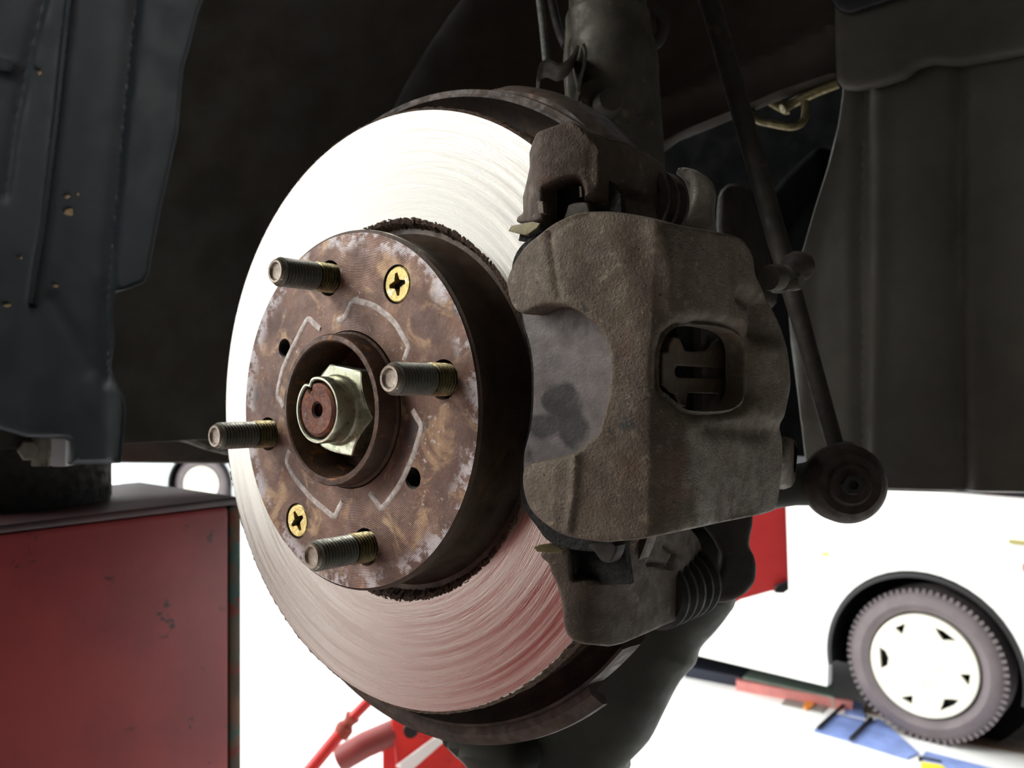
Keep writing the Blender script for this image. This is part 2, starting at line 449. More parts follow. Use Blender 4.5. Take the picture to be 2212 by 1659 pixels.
thread_y = metal_m('yellowed stud root steel', (128, 118, 84), (92, 86, 66), [], rough=.4, met=.8, sc=300, bs=.2)
tip_m = metal_m('scuffed stud tip', (150, 138, 124), (116, 104, 92), [((190, 184, 176), 400, .6, .7)], rough=.4, met=.7, sc=400, bs=.4, bd=.0002, bsc=2500)
screw_m = metal_m('yellow zinc screw', (206, 184, 118), (180, 160, 100), [((96, 70, 40), 330, .6, .68), ((232, 224, 196), 260, .56, .66)], rough=.35, met=.75, sc=260, bs=.3, bd=.0002)
pad_m = metal_m('worn pad backing plate', (104, 97, 94), (84, 79, 77), [((48, 44, 42), 34, .58, .70), ((92, 84, 84), 90, .55, .7)], rough=.55, met=.35, sc=60, bs=.25)
fric_m = metal_m('dark pad lining and slot shade', (20, 19, 18), (14, 14, 14), [], rough=.85, met=0, sc=200, bs=1, bd=.001, bsc=800)
hole_m = plain('dark threaded bore', (34, 28, 24), .6, .4)
wpaint = plain('white car paint', (240, 240, 236), .3, 0, coat=.5, v=.99)
spaint = plain('silver car paint', (200, 206, 208), .3, .2, coat=.5, v=.98)
tire_m = metal_m('dusty tyre rubber', (112, 103, 105), (102, 94, 96), [], rough=.7, met=0, sc=8, bs=.1)
blackp = plain('black trim', (16, 17, 19), .5)
pitch = plain('pitch black underbody', (6, 6, 6), .95)
pitch.node_tree.nodes['Principled BSDF'].inputs['Specular IOR Level'].default_value = .1
cap_m = plain('cream hubcap plastic', (236, 234, 216), .35, v=.98)
glass_m = plain('tinted car window', (30, 34, 38), .08)
yellow_m = plain('yellow marker plastic', (228, 206, 40), .4)
blue_m = plain('blue ramp paint', (126, 148, 206), .5, v=.8, sc=6)
navy_m = plain('navy rail and sill shade', (26, 32, 50), .6)
green_m = plain('faded green paint', (150, 172, 156), .5)
brown_fl = plain('brown floor shade', (120, 96, 76), .7, v=.7)
orange_m = plain('orange plastic', (226, 140, 60), .5)
grey_m = plain('grey metal plate', (150, 146, 140), .5, .3)

# ================================================================== setting
def slab(name, x0, x1, y0, y1, z0, z1, m):
    v, f = box(((x0+x1)/2, (y0+y1)/2, (z0+z1)/2), WX, ((x1-x0)/2, (y1-y0)/2, (z1-z0)/2)); return struct(obj(name, v, f, m))
slab('floor', -30, 30, -6, 45, -.1, 0, floor_m)
gw = plain('garage wall paint', (96, 90, 84), .8, sc=1)
slab('wall_left', -3.4, -3.2, -2.2, -.35, 0, 2.9, gw)
slab('wall_back', -3.4, 3, -2.4, -2.2, 0, 2.9, gw)
slab('wall_right', 2.6, 2.8, -2.2, 1.0, 0, 2.9, gw)
slab('ceiling', -1.3, 3, -2.4, 1.3, 2.9, 3.1, gw)
slab('ceiling', -3.4, -1.3, -2.4, -.35, 2.9, 3.1, gw)

# ================================================================== rear part of the wheel arch (left of the photograph)
lin = shell('wheel_arch_liner', [[(-90, -90), (470, -90), (452, -20), (432, 30), (412, 110), (400, 150), (388, 290), (370, 370), (352, 450), (330, 565), (327, 592), (316, 612), (282, 626), (251, 634), (247, 680), (250, 740), (243, 795), (256, 828), (273, 858), (276, 890), (271, 950), (266, 1000), (150, 1003), (148, 948), (60, 944), (0, 926), (-90, 910)]],
            cyl_far(362), .004, liner_m, R=.003, w=9, step=9, smooth=False, corner=6,
            bump=bumps(ridge([(292, -60), (262, 220), (243, 430), (232, 560), (222, 660), (226, 820)], 11, .004),
                       stepline([(310, -90), (278, 220), (258, 430), (245, 600), (240, 1100)], 7, -.006),
                       ridge([(160, -60), (128, 250), (100, 480), (72, 655)], 8, -.006),
                       stepline([(205, -90), (190, 100), (150, 400), (118, 640), (110, 1100)], 12, .003),
                       ridge([(100, -40), (60, 120), (30, 260), (8, 420)], 12, .003),
                       ridge([(-60, 140), (-20, 142), (24, 150)], 12, -.008),
                       ridge([(110, 650), (150, 720), (185, 800)], 16, .002)))
tag(lin, 'slate black plastic wheel arch liner with vertical ribs, left of the brake disc', 'liner')
mud = metal_m('dry tan mud', (188, 160, 128), (150, 128, 100), [], rough=.9, met=0, sc=300)
for k, (x, y, q, z_) in enumerate([(85, 158, 5, 5), (150, 458, 11, 9), (146, 425, 6, 4), (168, 420, 3, 4), (122, 618, 7, 4), (16, 660, 8, 4), (46, 558, 3, 3)]):
    an_ = np.linspace(0, 2*np.pi, 8)[:-1]; kk = rng.uniform(.6, 1.15, 7)
    shell('mud_speck', [[(x+q*c*math.cos(t), y+z_*c*math.sin(t)) for t, c in zip(an_, kk)]], cyl_far(359), .003, mud, lin, R=.0004, w=2, step=4)
V, Fs = lathe([(430, -325), (432, -100), (430, 20), (436, 25), (444, 20), (444, -325)], 60, hubM(), math.radians(40), math.radians(186), closed=True)
o = obj('arch_liner_crown', V, Fs, felt); tag(o, 'dark plastic liner curving over the top of the wheel arch, added above the picture for shade', 'liner')  # added overhead to keep sky light out of the arch
# outer wing of the lifted car, unseen above and left of the arch, added to block light
fl = [(-900, 60), (-450, 60)]+[(450*math.cos(t), 450*math.sin(t)) for t in np.radians(np.linspace(172, 30, 24))]+[(420, 190), (700, 120), (700, 620), (-900, 620)]
V, Fs = prism([[(x, y) for x, y in fl]], 26, 34, hubM())
o = obj('front_wing', V, Fs, wpaint); tag(o, 'painted wing panel of the lifted car around the wheel arch, added out of the picture for shade', 'car body')

# inner apron behind the strut: felt-like underseal, with the opening on the right
ap = shell('inner_apron', [[(150, -160), (2500, -160), (2500, 90), (1900, 150), (1800, 172), (1700, 205), (1620, 238), (1530, 275), (1460, 303), (1424, 330), (1395, 370), (1370, 480), (1370, 640), (1330, 820), (1200, 920), (1000, 945), (700, 942), (480, 938), (300, 936), (150, 930)]],
           plane_a(-330), .004, felt, R=.004, w=10, step=22, smooth=False, corner=8,
           bump=bumps(ridge([(1424, 318), (1530, 262), (1620, 222), (1800, 160)], 9, .004), ridge([(1380, 240), (1560, 170), (1810, 60)], 22, .006),
                      ridge([(330, -100), (330, 900)], 60, .008), ridge([(620, -100), (560, 300)], 50, .008)))
tag(ap, 'dark brown undersealed inner wing panel behind the strut and disc', 'panel')
# engine bay behind the opening; its darkness is put into the black colour
bay = root('engine_bay_side', 'engine bay wall coloured black for its shade, seen through the opening behind the anti-roll link', 'car body', mat=HUB)
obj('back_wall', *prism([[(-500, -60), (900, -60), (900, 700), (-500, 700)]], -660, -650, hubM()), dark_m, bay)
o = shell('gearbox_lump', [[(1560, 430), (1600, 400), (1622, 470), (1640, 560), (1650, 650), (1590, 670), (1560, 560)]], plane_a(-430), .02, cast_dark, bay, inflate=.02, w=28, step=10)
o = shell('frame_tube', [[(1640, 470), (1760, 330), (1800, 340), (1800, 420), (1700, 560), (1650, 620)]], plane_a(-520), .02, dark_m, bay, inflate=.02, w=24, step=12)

# brake pipe hooks in the opening
bp = root('brake_pipe', 'olive metal brake pipes hooked under the inner wing beside the link rod', 'pipe', loc=at(1680, 240, .58))
obj('pipe', *tube([at(1620, 232, .6), at(1634, 258, .59), at(1670, 268, .58), at(1712, 274, .57), at(1735, 262, .57), at(1740, 240, .57), at(1738, 218, .57)], .0026), olive, bp)
obj('pipe', *tube([at(1640, 205, .6), at(1672, 225, .6), at(1700, 240, .6), at(1680, 222, .6)], .0028), olive, bp)
obj('upper_pipe', *tube([at(1690, 236, .58), at(1715, 222, .58), at(1760, 200, .57), at(1812, 180, .56)], .0034), olive, bp)

# right hand splash shield
sp = root('splash_shield', 'large dusty grey plastic splash shield with two upright creases, right of the link rod', 'liner', mat=HUB)
shell('shield_panel', [[(1816, 120), (1818, 200), (1808, 270), (1786, 360), (1758, 450), (1735, 530), (1712, 600), (1700, 660), (1706, 740), (1722, 860), (1738, 1000), (1746, 1050), (1900, 1060), (2060, 1064), (2330, 1068), (2330, 90)]],
      plane_a(-338), .003, liner_grey, sp, R=.002, w=8, step=12, smooth=False, corner=8,
      bump=bumps(ridge([(1868, 150), (1858, 500), (1862, 1080)], 16, -.005), ridge([(2078, 110), (2072, 500), (2084, 1080)], 18, -.005),
                 stepline([(1868, 0), (1858, 500), (1862, 1100)], 14, .004), ridge([(1905, 200), (1890, 1080)], 20, .003), stepline([(2078, 0), (2084, 1100)], 14, .004), ridge([(1790, 320), (1730, 600), (1740, 900)], 18, .004)))
shell('upper_flange', [[(1798, -60), (1798, 70), (1802, 172), (1818, 190), (1850, 192), (1905, 182), (1955, 166), (1975, 146), (2010, 134), (2070, 138), (2130, 128), (2330, 92), (2330, -60)]],
      plane_a(-322), .005, liner_grey, sp, R=.006, w=16, step=12, smooth=False, corner=10)
shell('dark_clip', [[(1800, -30), (1802, 12), (1830, 26), (1872, 14), (1930, -6), (1960, -30)]], plane_a(-314), .006, blackp, sp, R=.002, w=6, step=10)

# underbody strip and sill end, left of the disc
ub = root('floor_pan_edge', 'brown underbody strip below the inner wing, between liner and disc', 'car body', loc=at(380, 1000, .95))
shell('strip', [[(225, 925), (560, 930), (560, 1003), (225, 1000)]], plane_w(at(380, 960, .95), (0, -1, 0)), .12, felt, ub, R=.004, w=8, step=14, smooth=False)
obj('pale_lip', *tube([at(262, 934, .9), at(330, 937, .9), at(400, 950, .9), at(450, 968, .9), at(520, 985, .9)], [.003, .005, .005, .004, .003], flat=.5), ear_m, ub)
hw = root('jacking_point_bolt', 'pale pinkish bolt and plate under the liner above the rubber pad', 'bolt', loc=at(100, 1000, .66))
obj('bolt_head', *join(lathe([(0, .006), (.007, .006), (.009, .003), (.009, -.012), (0, -.012)], 6, axisM(at(66, 972, .66), (.4, -1, 0)))), ear_m, hw, label='pinkish hexagonal bolt head')
obj('bracket_leg', *box(at(98, 975, .665), WX, (.007, .008, .011), .001), ear_m, hw)
obj('end_plate', *box(at(138, 976, .655), WX, (.0055, .008, .0105), .001), plain('pale plate', (176, 170, 172), .5), hw, label='pale upright plate')

# ================================================================== lift: pad and red arm
pad = root('lift_rubber_pad', 'round black rubber pad on the red lift arm under the car sill', 'pad', loc=(-.452, .765, H-.105))
obj('pad_body', *lathe([(0, .07), (.083, .07), (.086, .064), (.086, .006), (.083, 0), (0, 0)], 48, Matrix.Translation((-.452, .765, H-.109))), rubber, pad)
obj('top_cushion', *lathe([(0, .02), (.07, .02), (.074, .016), (.074, 0), (0, 0)], 48, Matrix.Translation((-.452, .765, H-.039))), rubber, pad)
AD = A([-.637, -.77, 0]); AD /= np.linalg.norm(AD); SD = A([.77, -.637, 0]); SD /= np.linalg.norm(SD)
corner = A([-.252, .798, 0])            # near right corner, plan view
arm = root('red_lift_beam', 'tall red painted steel lift beam with chips and stains, carrying the rubber pad', 'lift', loc=(corner[0]-.2, corner[1], 0))
def rbox(c0, la, ls, z0, z1, bev=.004):
    c = corner*1.0+AD*c0+AD*la/2-SD*ls/2; c[2] = (z0+z1)/2
    return box(c, A([AD, SD, [0, 0, 1]]), (la/2, ls/2, (z1-z0)/2), bev)
obj('beam', *rbox(.012, .44, .17, .35, H-.112, .005), red, arm)
obj('top_plate', *rbox(.0, .455, .19, H-.112, H-.105, .002), red_m('grimy red top plate', (84, 44, 44), (52, 32, 34)), arm)
obj('end_plate', *rbox(0, .012, .176, .35, H-.113, .002), metal_m('worn lift end plate', (74, 74, 62), (112, 74, 50), [((56, 84, 76), 18, .52, .6), ((120, 54, 44), 30, .55, .62)], rough=.55, met=.2, sc=14), arm, label='worn edge plate with green and orange chips')
obj('foot', *rbox(.03, .25, .15, 0, .35, .004), red, arm)

rb_ = root('added_red_box', 'low light red cabinet added out of the picture to tint the lower disc pink', 'prop', loc=(-1.45, -.05, 0))  # box added off to the left for the pink reflection in the disc
obj('prop_body', *box((-1.45, -.05, .55), WX, (.15, .40, .55), .01), red_m('light red cabinet paint', (216, 62, 66), (200, 56, 60)), rb_)
obj('prop_front', *box((-1.295, -.05, .55), WX, (.006, .36, .49), .003), red_m('light red front paint', (216, 66, 70), (202, 58, 62)), rb_)

# ================================================================== brake disc
disc = hubroot('brake_disc', 'shiny lathe-turned steel brake disc with a rusty brown hat', 'brake disc')
MH = hubM()
V, Fs = lathe([(82.3, -24.3), (82.6, -24), (128.8, -24), (129.4, -24.5), (129.4, -31), (82.3, -31)], 200, MH, closed=True)
obj('friction_ring', V, Fs, disc_m, disc, label='bright turned friction face')
V, Fs = lathe([(80, -39), (129.2, -39), (129.2, -46), (80, -46)], 160, MH, closed=True)
obj('inner_ring', V, Fs, side_m, disc)
VS = []
for i in range(40):
    t = 2*math.pi*i/40
    V, Fs = box((105*math.cos(t), 105*math.sin(t), -35), [[math.cos(t), math.sin(t), 0], [-math.sin(t), math.cos(t), 0], [0, 0, 1]], (22, 2, 4.2))
    VS.append((V @ A(MH)[:3, :3].T+A(MH)[:3, 3], Fs))
for V, Fs in VS: obj('cooling_vane', V, Fs, side_m, disc)
# hat: side wall and gap rust
V, Fs = lathe([(73.4, -.3), (74.8, -1.2), (75.0, -2.5), (73.6, -10), (73.0, -20), (74, -24), (77, -28.5), (82.2, -28.5), (82.2, -31), (74, -31), (66, -24), (66, -3)], 160, MH, closed=True)
obj('hat_wall', V, Fs, side_m, disc)
V, Fs = lathe([(79.2, -28.5), (80.2, -26.2), (81.2, -24.3), (82.6, -23.7), (83.2, -23.9), (83.2, -24.6), (82, -28.5)], 520, MH, closed=True)
V = V+rng.normal(0, .00026, V.shape)
obj('rust_rim', V, Fs, crumb_m, disc, label='crumbly brown rust ring inside the friction face')
V, Fs = lathe([(128.9, -24.2), (129.5, -24.2), (130.3, -25.5), (130.2, -31), (129, -31)], 520, MH, closed=True)
V = V+rng.normal(0, .0002, V.shape); obj('rust_edge', V, Fs, crumb_m, disc)
PH = .2331; PCD = 57.15
studs = [(PCD*math.cos(PH+k*math.pi/2), PCD*math.sin(PH+k*math.pi/2)) for k in range(4)]
screws = [(29.2, 50.6), (-32.7, -50.4)]; holes = [(-44.1, 26.1), (40.3, -25.2)]
loops = [circle(0, 0, 73.6, 160)]+[circle(x, y, 7.7, 32) for x, y in studs]+[circle(x, y, 4.3, 24) for x, y in holes]+[circle(x, y, 7.9, 32) for x, y in screws]+[circle(0, 0, 33.0, 90)]
obj('hat_face', *prism(loops, -7, 0, MH, step=6), hat_m, disc, ang=25)
V, Fs = lathe([(7.5, -6.5), (7.5, -.6), (7.9, -.2)], 32, hubM(0, 0, 0))
for x, y in holes:
    pr = []
    for k in range(10): pr += [(4.3, -.3-k*.9), (3.7, -.75-k*.9)]
    pr += [(3.6, -10), (0, -10)]
    obj('threaded_hole', *lathe(pr, 24, hubM(x, y, 0), cap=False), hole_m, disc)
def cross(r, w, rot):
    q = []
    for k in range(4):
        t = k*math.pi/2+rot
        for (a, b) in ((w*1.25, w*1.25),):
            q.append((a*math.cos(t)-b*math.sin(t), a*math.sin(t)+b*math.cos(t)))
        t2 = t+math.pi/2
        for (a, b) in ((r*.55, w), (r, w*.55), (r, -w*.55), (r*.55, -w)):
            q.append((a*math.cos(t2)-b*math.sin(t2)*-1*-1 if False else a*math.cos(t2)+b*math.sin(t2), a*math.sin(t2)-b*math.cos(t2)))
    return q
for i, (x, y) in enumerate(screws):
    M = hubM(x, y, 0)
    rt = .15 if i == 0 else .55
    cr = cross(4.6, 1.25, rt)
    sc_ = prism([circle(0, 0, 6.7, 40), cr], -3.2, -.25, M)
    fl_ = prism([circle(0, 0, 5.0, 20)], -4.6, -3.2, M)
    ho = lathe([(6.7, -.4), (7.25, -.8), (7.3, -3), (6.6, -3)], 40, M, closed=True)
    obj('retaining_screw', *join(sc_, ho), screw_m, disc, ang=30, label='yellow countersunk screw with a cross recess')
    obj('screw_well', *join(fl_, lathe([(7.2, -5), (7.9, -5), (7.95, -.1), (7.7, -.1)], 32, M, closed=True)), hole_m, disc)
# bright witness marks pressed in by the wheel
marks = [[(545, 460), (575, 440), (592, 405), (610, 376), (655, 385), (700, 402), (745, 435), (780, 470), (810, 520), (832, 562), (826, 590), (815, 620)],
         [(475, 492), (452, 472), (425, 452), (398, 495), (375, 540), (345, 600), (320, 660), (308, 712), (300, 760), (312, 785), (325, 810)],
         [(350, 985), (338, 1030), (355, 1070), (380, 1112), (415, 1155), (450, 1192), (490, 1225), (530, 1255), (548, 1225), (565, 1195)],
         [(675, 1160), (700, 1192), (725, 1220), (765, 1175), (800, 1122), (830, 1062), (855, 1000), (872, 945), (885, 890), (868, 855), (850, 822)]]
sf = plane_a(.05)
for mk_ in marks:
    Q, _ = sf(A([(440+x/1.886, 450+y/1.886) for x, y in mk_]))
    Vt, Ft = tube(Q, .0013, 8, 5); ax = wdir((0, 0, 1)); dz = (Vt-hp(0, 0, 0)) @ ax; Vt = Vt-np.outer(dz*.78, ax)
    obj('witness_mark', Vt, Ft, line_m, disc, label='raised pale line left by a wheel')

# ================================================================== hub, studs
hub = hubroot('wheel_hub', 'rusty wheel hub collar with four threaded studs, in the middle of the disc', 'hub')
obj('pilot_collar', *lathe([(32.6, -4), (32.5, .6), (31.6, 1.4), (31.2, 8.6), (30.6, 9.4), (28.6, 9.6), (28.0, 9.0), (27.6, 2), (27.4, -24), (31, -24), (32.6, -12)], 96, MH, closed=True), bore_m, hub)
obj('hub_floor', *lathe([(12, -13), (27.5, -13), (27.5, -26), (12, -26)], 64, MH, closed=True), bore_m, hub)
obj('hub_flange', *lathe([(32.6, -7.2), (64, -7.2), (64, -16), (32.6, -16)], 64, MH, closed=True), side_m, hub)
pr = [(0, 26.0), (3.0, 26.3), (3.7, 27.2), (4.6, 27.3), (5.1, 26.6), (5.3, 25.8)]
z = 25.4
while z > 8.2: pr += [(6.0, z-.45), (6.0, z-.62), (4.95, z-1.12), (4.95, z-1.3)]; z -= 1.5
body = list(pr); tipn = 6
root_pr = [(5.3, z)]
while z > -5: root_pr += [(6.3, z-.4), (6.3, z-.6), (5.2, z-1.1), (5.2, z-1.3)]; z -= 1.5
stud0 = None
for i, (x, y) in enumerate(studs):
    M = hubM(x, y, 0)
    if stud0 is None:
        stud0 = [obj('wheel_stud', *lathe(body[5:], 40, M), thread_m, hub, ang=22)]
        stud0.append(obj('stud_tip', *lathe(body[:6]+[(5.2, 25.0)], 40, M), tip_m, stud0[0], label='scuffed dished end'))
        stud0.append(obj('stud_root', *lathe(root_pr+[(5.5, -6)], 40, M), thread_y, stud0[0], ang=22, label='yellowed lower threads'))
    else:
        d = Matrix.Translation(Vector(((x-studs[0][0])/1000, (y-studs[0][1])/1000, 0)))
        c = copyto(stud0[0], hub, d)
        for q in stud0[1:]: copyto(q, c)
# ================================================================== axle nut and shaft
nut = hubroot('axle_nut', 'greenish plated hexagonal axle nut with a staked round collar', 'nut')
hx = [(20.4*math.cos(math.radians(k*60-8)), 20.4*math.sin(math.radians(k*60-8))) for k in range(6)]
bm = bmesh.new(); vs = [bm.verts.new((x, y, -8)) for x, y in hx]; f = bm.faces.new(vs)
rr = bmesh.ops.extrude_face_region(bm, geom=[f]); [setattr(v.co, 'z', 5.5) for v in rr['geom'] if isinstance(v, bmesh.types.BMVert)]
bmesh.ops.bevel(bm, geom=bm.edges[:], offset=.5, segments=2, affect='EDGES')
# chamfer of the corners: pull verts beyond 17 mm down near the outer face
bmesh.ops.subdivide_edges(bm, edges=bm.edges[:], cuts=4, use_grid_fill=True)
for v in bm.verts:
    r = math.hypot(v.co.x, v.co.y)
    if v.co.z > 2 and r > 17: v.co.z = min(v.co.z, 5.5-(r-17)*.75)
V = A([tuple(v.co) for v in bm.verts]); bm.verts.index_update(); Fs = [[v.index for v in f.verts] for f in bm.faces]; bm.free()
V = V @ A(MH)[:3, :3].T+A(MH)[:3, 3]
obj('hex_body', V, Fs, nut_m, nut, ang=30)
V, Fs = lathe([(15.0, 5.2), (14.6, 6.2), (13.9, 7), (13.6, 11), (13.7, 14.6), (13.3, 15.4), (12.6, 15.5), (12.1, 15.0), (11.9, 8), (11.9, 0), (15, 0)], 90, MH, closed=True)
# staked dent in the collar
Mi = A(MH.inverted()); Lc = V @ Mi[:3, :3].T+Mi[:3, 3]
an = np.degrees(np.arctan2(Lc[:, 1], Lc[:, 0])); k = np.exp(-((an-118)/7)**2)*np.clip((Lc[:, 2]-8)/6, 0, 1)
rr_ = np.hypot(Lc[:, 0], Lc[:, 1]); sc_ = (rr_-1.9*k)/rr_; Lc[:, 0] *= sc_; Lc[:, 1] *= sc_
V = Lc @ A(MH)[:3, :3].T+A(MH)[:3, 3]
obj('collar', V, Fs, nut_m, nut)
shf = hubroot('drive_shaft_end', 'orange rusty drive shaft end with a centre hole, inside the axle nut', 'shaft')
V, Fs = lathe([(0, 9), (2.6, 10.5), (2.9, 14.2), (3.6, 15.2), (9.6, 15.6), (10.8, 14.8), (11.2, 13.2), (11.3, -30), (0, -30)], 64, MH)
Lc = V @ Mi[:3, :3].T+Mi[:3, 3]; an = np.degrees(np.arctan2(Lc[:, 1], Lc[:, 0])); rr_ = np.hypot(Lc[:, 0], Lc[:, 1])+1e-9
k = np.where((abs(an-118) < 10) & (rr_ > 9), 1, 0); sc_ = (rr_-2.2*k)/rr_; Lc[:, 0] *= sc_; Lc[:, 1] *= sc_
obj('shaft_end', Lc @ A(MH)[:3, :3].T+A(MH)[:3, 3], Fs, stub_m, shf)
obj('centre_hole', *lathe([(0, 7), (3.1, 7), (3.1, 14.6), (2.8, 14.6), (2.8, 8), (0, 8)], 24, MH), hole_m, shf)

# ================================================================== dust shield
ds = hubroot('dust_shield', 'rusty brown pressed dust shield curving behind the disc', 'shield')
for (t0, t1) in ((33, 180), (180, 322)):
    V, Fs = lathe([(60, -58), (118, -56), (131, -54), (136, -50), (139, -42), (140.2, -42), (140.4, -47), (141, -54), (139, -60), (130, -61), (60, -62)], 110, MH, math.radians(t0), math.radians(t1), closed=True)
    obj('shield_half', V, Fs, shield_m, ds)
V, Fs = lathe([(139.5, -43), (142.5, -43.5), (143, -46), (141, -47)], 110, MH, math.radians(40), math.radians(120), closed=True); obj('rolled_rim', V, Fs, shield_m, ds)
V, Fs = lathe([(139, -44), (144, -43), (149, -46), (149.5, -49), (147, -50), (143, -47), (141, -58), (139, -58)], 90, MH, math.radians(232), math.radians(312), closed=True); obj('lower_lip', V, Fs, shield_m, ds)

# ================================================================== steering knuckle
kn = hubroot('steering_knuckle', 'dark oily steering knuckle and lower arm behind and below the disc', 'knuckle')
shell('lower_arm', [[(880, 1480), (940, 1575), (960, 1592), (985, 1622), (1018, 1655), (1040, 1720), (1320, 1720), (1352, 1655), (1402, 1600), (1438, 1530), (1470, 1470), (1502, 1435), (1514, 1400), (1545, 1365), (1572, 1330), (1590, 1296), (1600, 1200), (1500, 1130), (1300, 1200), (1100, 1380)]],
      plane_w(at(1250, 1450, .475), (-.25, -1, .1)), .03, knuck_m, kn, inflate=.024, w=75, step=14)
shell('ball_joint_boot', [[(958, 1588), (985, 1622), (1012, 1650), (1035, 1700), (1100, 1720), (1160, 1660), (1130, 1600), (1040, 1585)]], plane_w(at(1050, 1640, .45), (-.3, -1, 0)), .02, knuck_m, kn, inflate=.014, w=45, step=10)
shell('upper_plate', [[(1070, 212), (1095, 192), (1130, 187), (1180, 194), (1230, 210), (1275, 238), (1315, 275), (1345, 320), (1350, 420), (1240, 430), (1120, 330)]],
      plane_a(-74), .012, shield_m, kn, inflate=.01, w=34, step=10, bump=ridge([(1090, 200), (1160, 205), (1240, 245), (1320, 300)], 9, .0015))
shell('knuckle_body', [[(1180, 520), (1420, 420), (1500, 500), (1570, 600), (1620, 720), (1640, 940), (1620, 1040), (1560, 1130), (1300, 1200), (1180, 1000)]], plane_w(at(1450, 830, .47), (-.2, -1, 0)), .03, cast_dark, kn, inflate=.015, w=40, step=16)

# ================================================================== strut
st = root('suspension_strut', 'dusty grey suspension strut standing behind the caliper', 'strut', loc=at(1350, 450, .5))
c0, c1 = at(1311, -120, .475), at(1313, 75, .475)
obj('strut_tube', *tube([c0, c1], .0214, 40, 1), strut_m, st)
dn = at(1330, 330, .475)-at(1313, 60, .475)
pts = [at(1312, 30, .475), at(1312, 36, .475), at(1313, 62, .475), at(1315, 90, .475), at(1318, 130, .475), at(1322, 200, .477), at(1332, 330, .48), at(1345, 480, .485), at(1350, 640, .49)]
obj('clamp_sleeve', *tube(pts, [.0216, .0232, .0236, .0245, .0262, .0262, .0262, .025, .024], 40, 3), strut_m, st)
shell('clamp_flange', [[(1222, 96), (1240, 70), (1262, 60), (1258, 90), (1248, 116), (1244, 150), (1262, 200), (1300, 250), (1270, 262), (1228, 220), (1219, 150)]], plane_w(at(1240, 150, .462), (-.3, -1, 0)), .006, strut_m, st, R=.002, w=8, step=8)
obj('pinch_bolt', *lathe([(0, .001), (.0062, .001), (.0074, -.001), (.0074, -.018), (0, -.018)], 20, axisM(at(1318, 216, .445), (.25, -1, .12))), strut_m, st, label='round pinch bolt head')
obj('bolt_boss', *lathe([(0, 0), (.0092, 0), (.0098, -.002), (.0098, -.03), (0, -.03)], 28, axisM(at(1288, 208, .452), (.25, -1, .12))), strut_m, st)
obj('pipe_hook', *tube([at(1396, 100, .47), at(1418, 92, .47), at(1432, 66, .47), at(1430, 40, .47), at(1412, 22, .47)], .0035), cast_dark, st)
hb = root('hose_bracket', 'bent thin metal bracket beside the strut holding the sensor wire', 'bracket', loc=at(1200, 190, .45))
def ribbon(P, wd, th, up=(0, 1, 0)):
    P = spline(A(P, float), 5, False); V = []; Fs = []; up = A(up, float)
    for i in range(len(P)):
        t = P[min(i+1, len(P)-1)]-P[max(i-1, 0)]; n = np.cross(t, up); n /= np.linalg.norm(n)
        for a, b in ((-1, -1), (1, -1), (1, 1), (-1, 1)): V.append(P[i]+up*wd*a+n*th*b)
    for i in range(len(P)-1):
        for k in range(4): l = (k+1) % 4; Fs.append((i*4+k, i*4+l, (i+1)*4+l, (i+1)*4+k))
    Fs += [[0, 1, 2, 3], [len(V)-4+k for k in range(4)]]; return A(V), Fs
obj('strap', *ribbon([at(1162, 192, .45), at(1163, 168, .45), at(1170, 152, .45), at(1186, 149, .45), at(1205, 157, .45), at(1222, 150, .45), at(1236, 134, .45), at(1246, 116, .45)], .011, .0007), strut_m, hb)
obj('strap', *ribbon([at(1256, 112, .447), at(1262, 130, .447), at(1258, 158, .447), at(1250, 186, .447), at(1246, 214, .447)], .011, .0008), strut_m, hb)
o = obj('sensor_wire', *tube([at(1158, -80, .47), at(1166, 0, .465), at(1172, 50, .46), at(1177, 100, .455), at(1182, 150, .45)], .0021), metal_m('braided grey wire sleeve', (96, 98, 92), (56, 58, 56), [], rough=.7, met=0, sc=300)); tag(o, 'thin grey sensor wire hanging down to the bracket left of the strut', 'wire')
o = obj('brake_hose', *tube([at(1180, -80, .52), at(1192, 0, .51), at(1206, 60, .5), at(1222, 100, .49)], .0026), rubber); tag(o, 'thin black brake hose between sensor wire and strut', 'hose')

# ================================================================== anti-roll bar link
lk = root('stabiliser_link', 'long dark slanting link rod with a round rubber joint at its lower end', 'link', loc=at(1830, 1045, .42))
obj('rod', *tube([at(1500, -100, .50), at(1538, 20, .49), at(1692, 560, .455), at(1745, 750, .445), at(1812, 990, .43)], [.0058, .0058, .0054, .0046, .0042], 20, 1), cast_dark, lk)
ja = axisM(at(1828, 1045, .415), (-.15, -1, .08))
obj('rubber_joint', *lathe([(0, .012), (.004, .0125), (.005, .010), (.009, .0105), (.0105, .008), (.014, .0085), (.0165, .006), (.0192, 0), (.0192, -.012), (.017, -.020), (0, -.022)], 56, ja), rubber_brown, lk)
obj('joint_nut', *lathe([(0, .0122), (.002, .0122), (.0024, .0145), (.0048, .0145), (.0052, .012), (.0052, .009), (0, .009)], 6, ja), rubber, lk)
sa = shell('bar_end', [[(1640, 1000), (1720, 1004), (1775, 985), (1800, 960), (1850, 965), (1850, 1085), (1790, 1092), (1720, 1092), (1640, 1095)]], plane_w(at(1750, 1045, .43), (-.2, -1, 0)), .004, knuck_m, lk, inflate=.007, w=34, step=8)

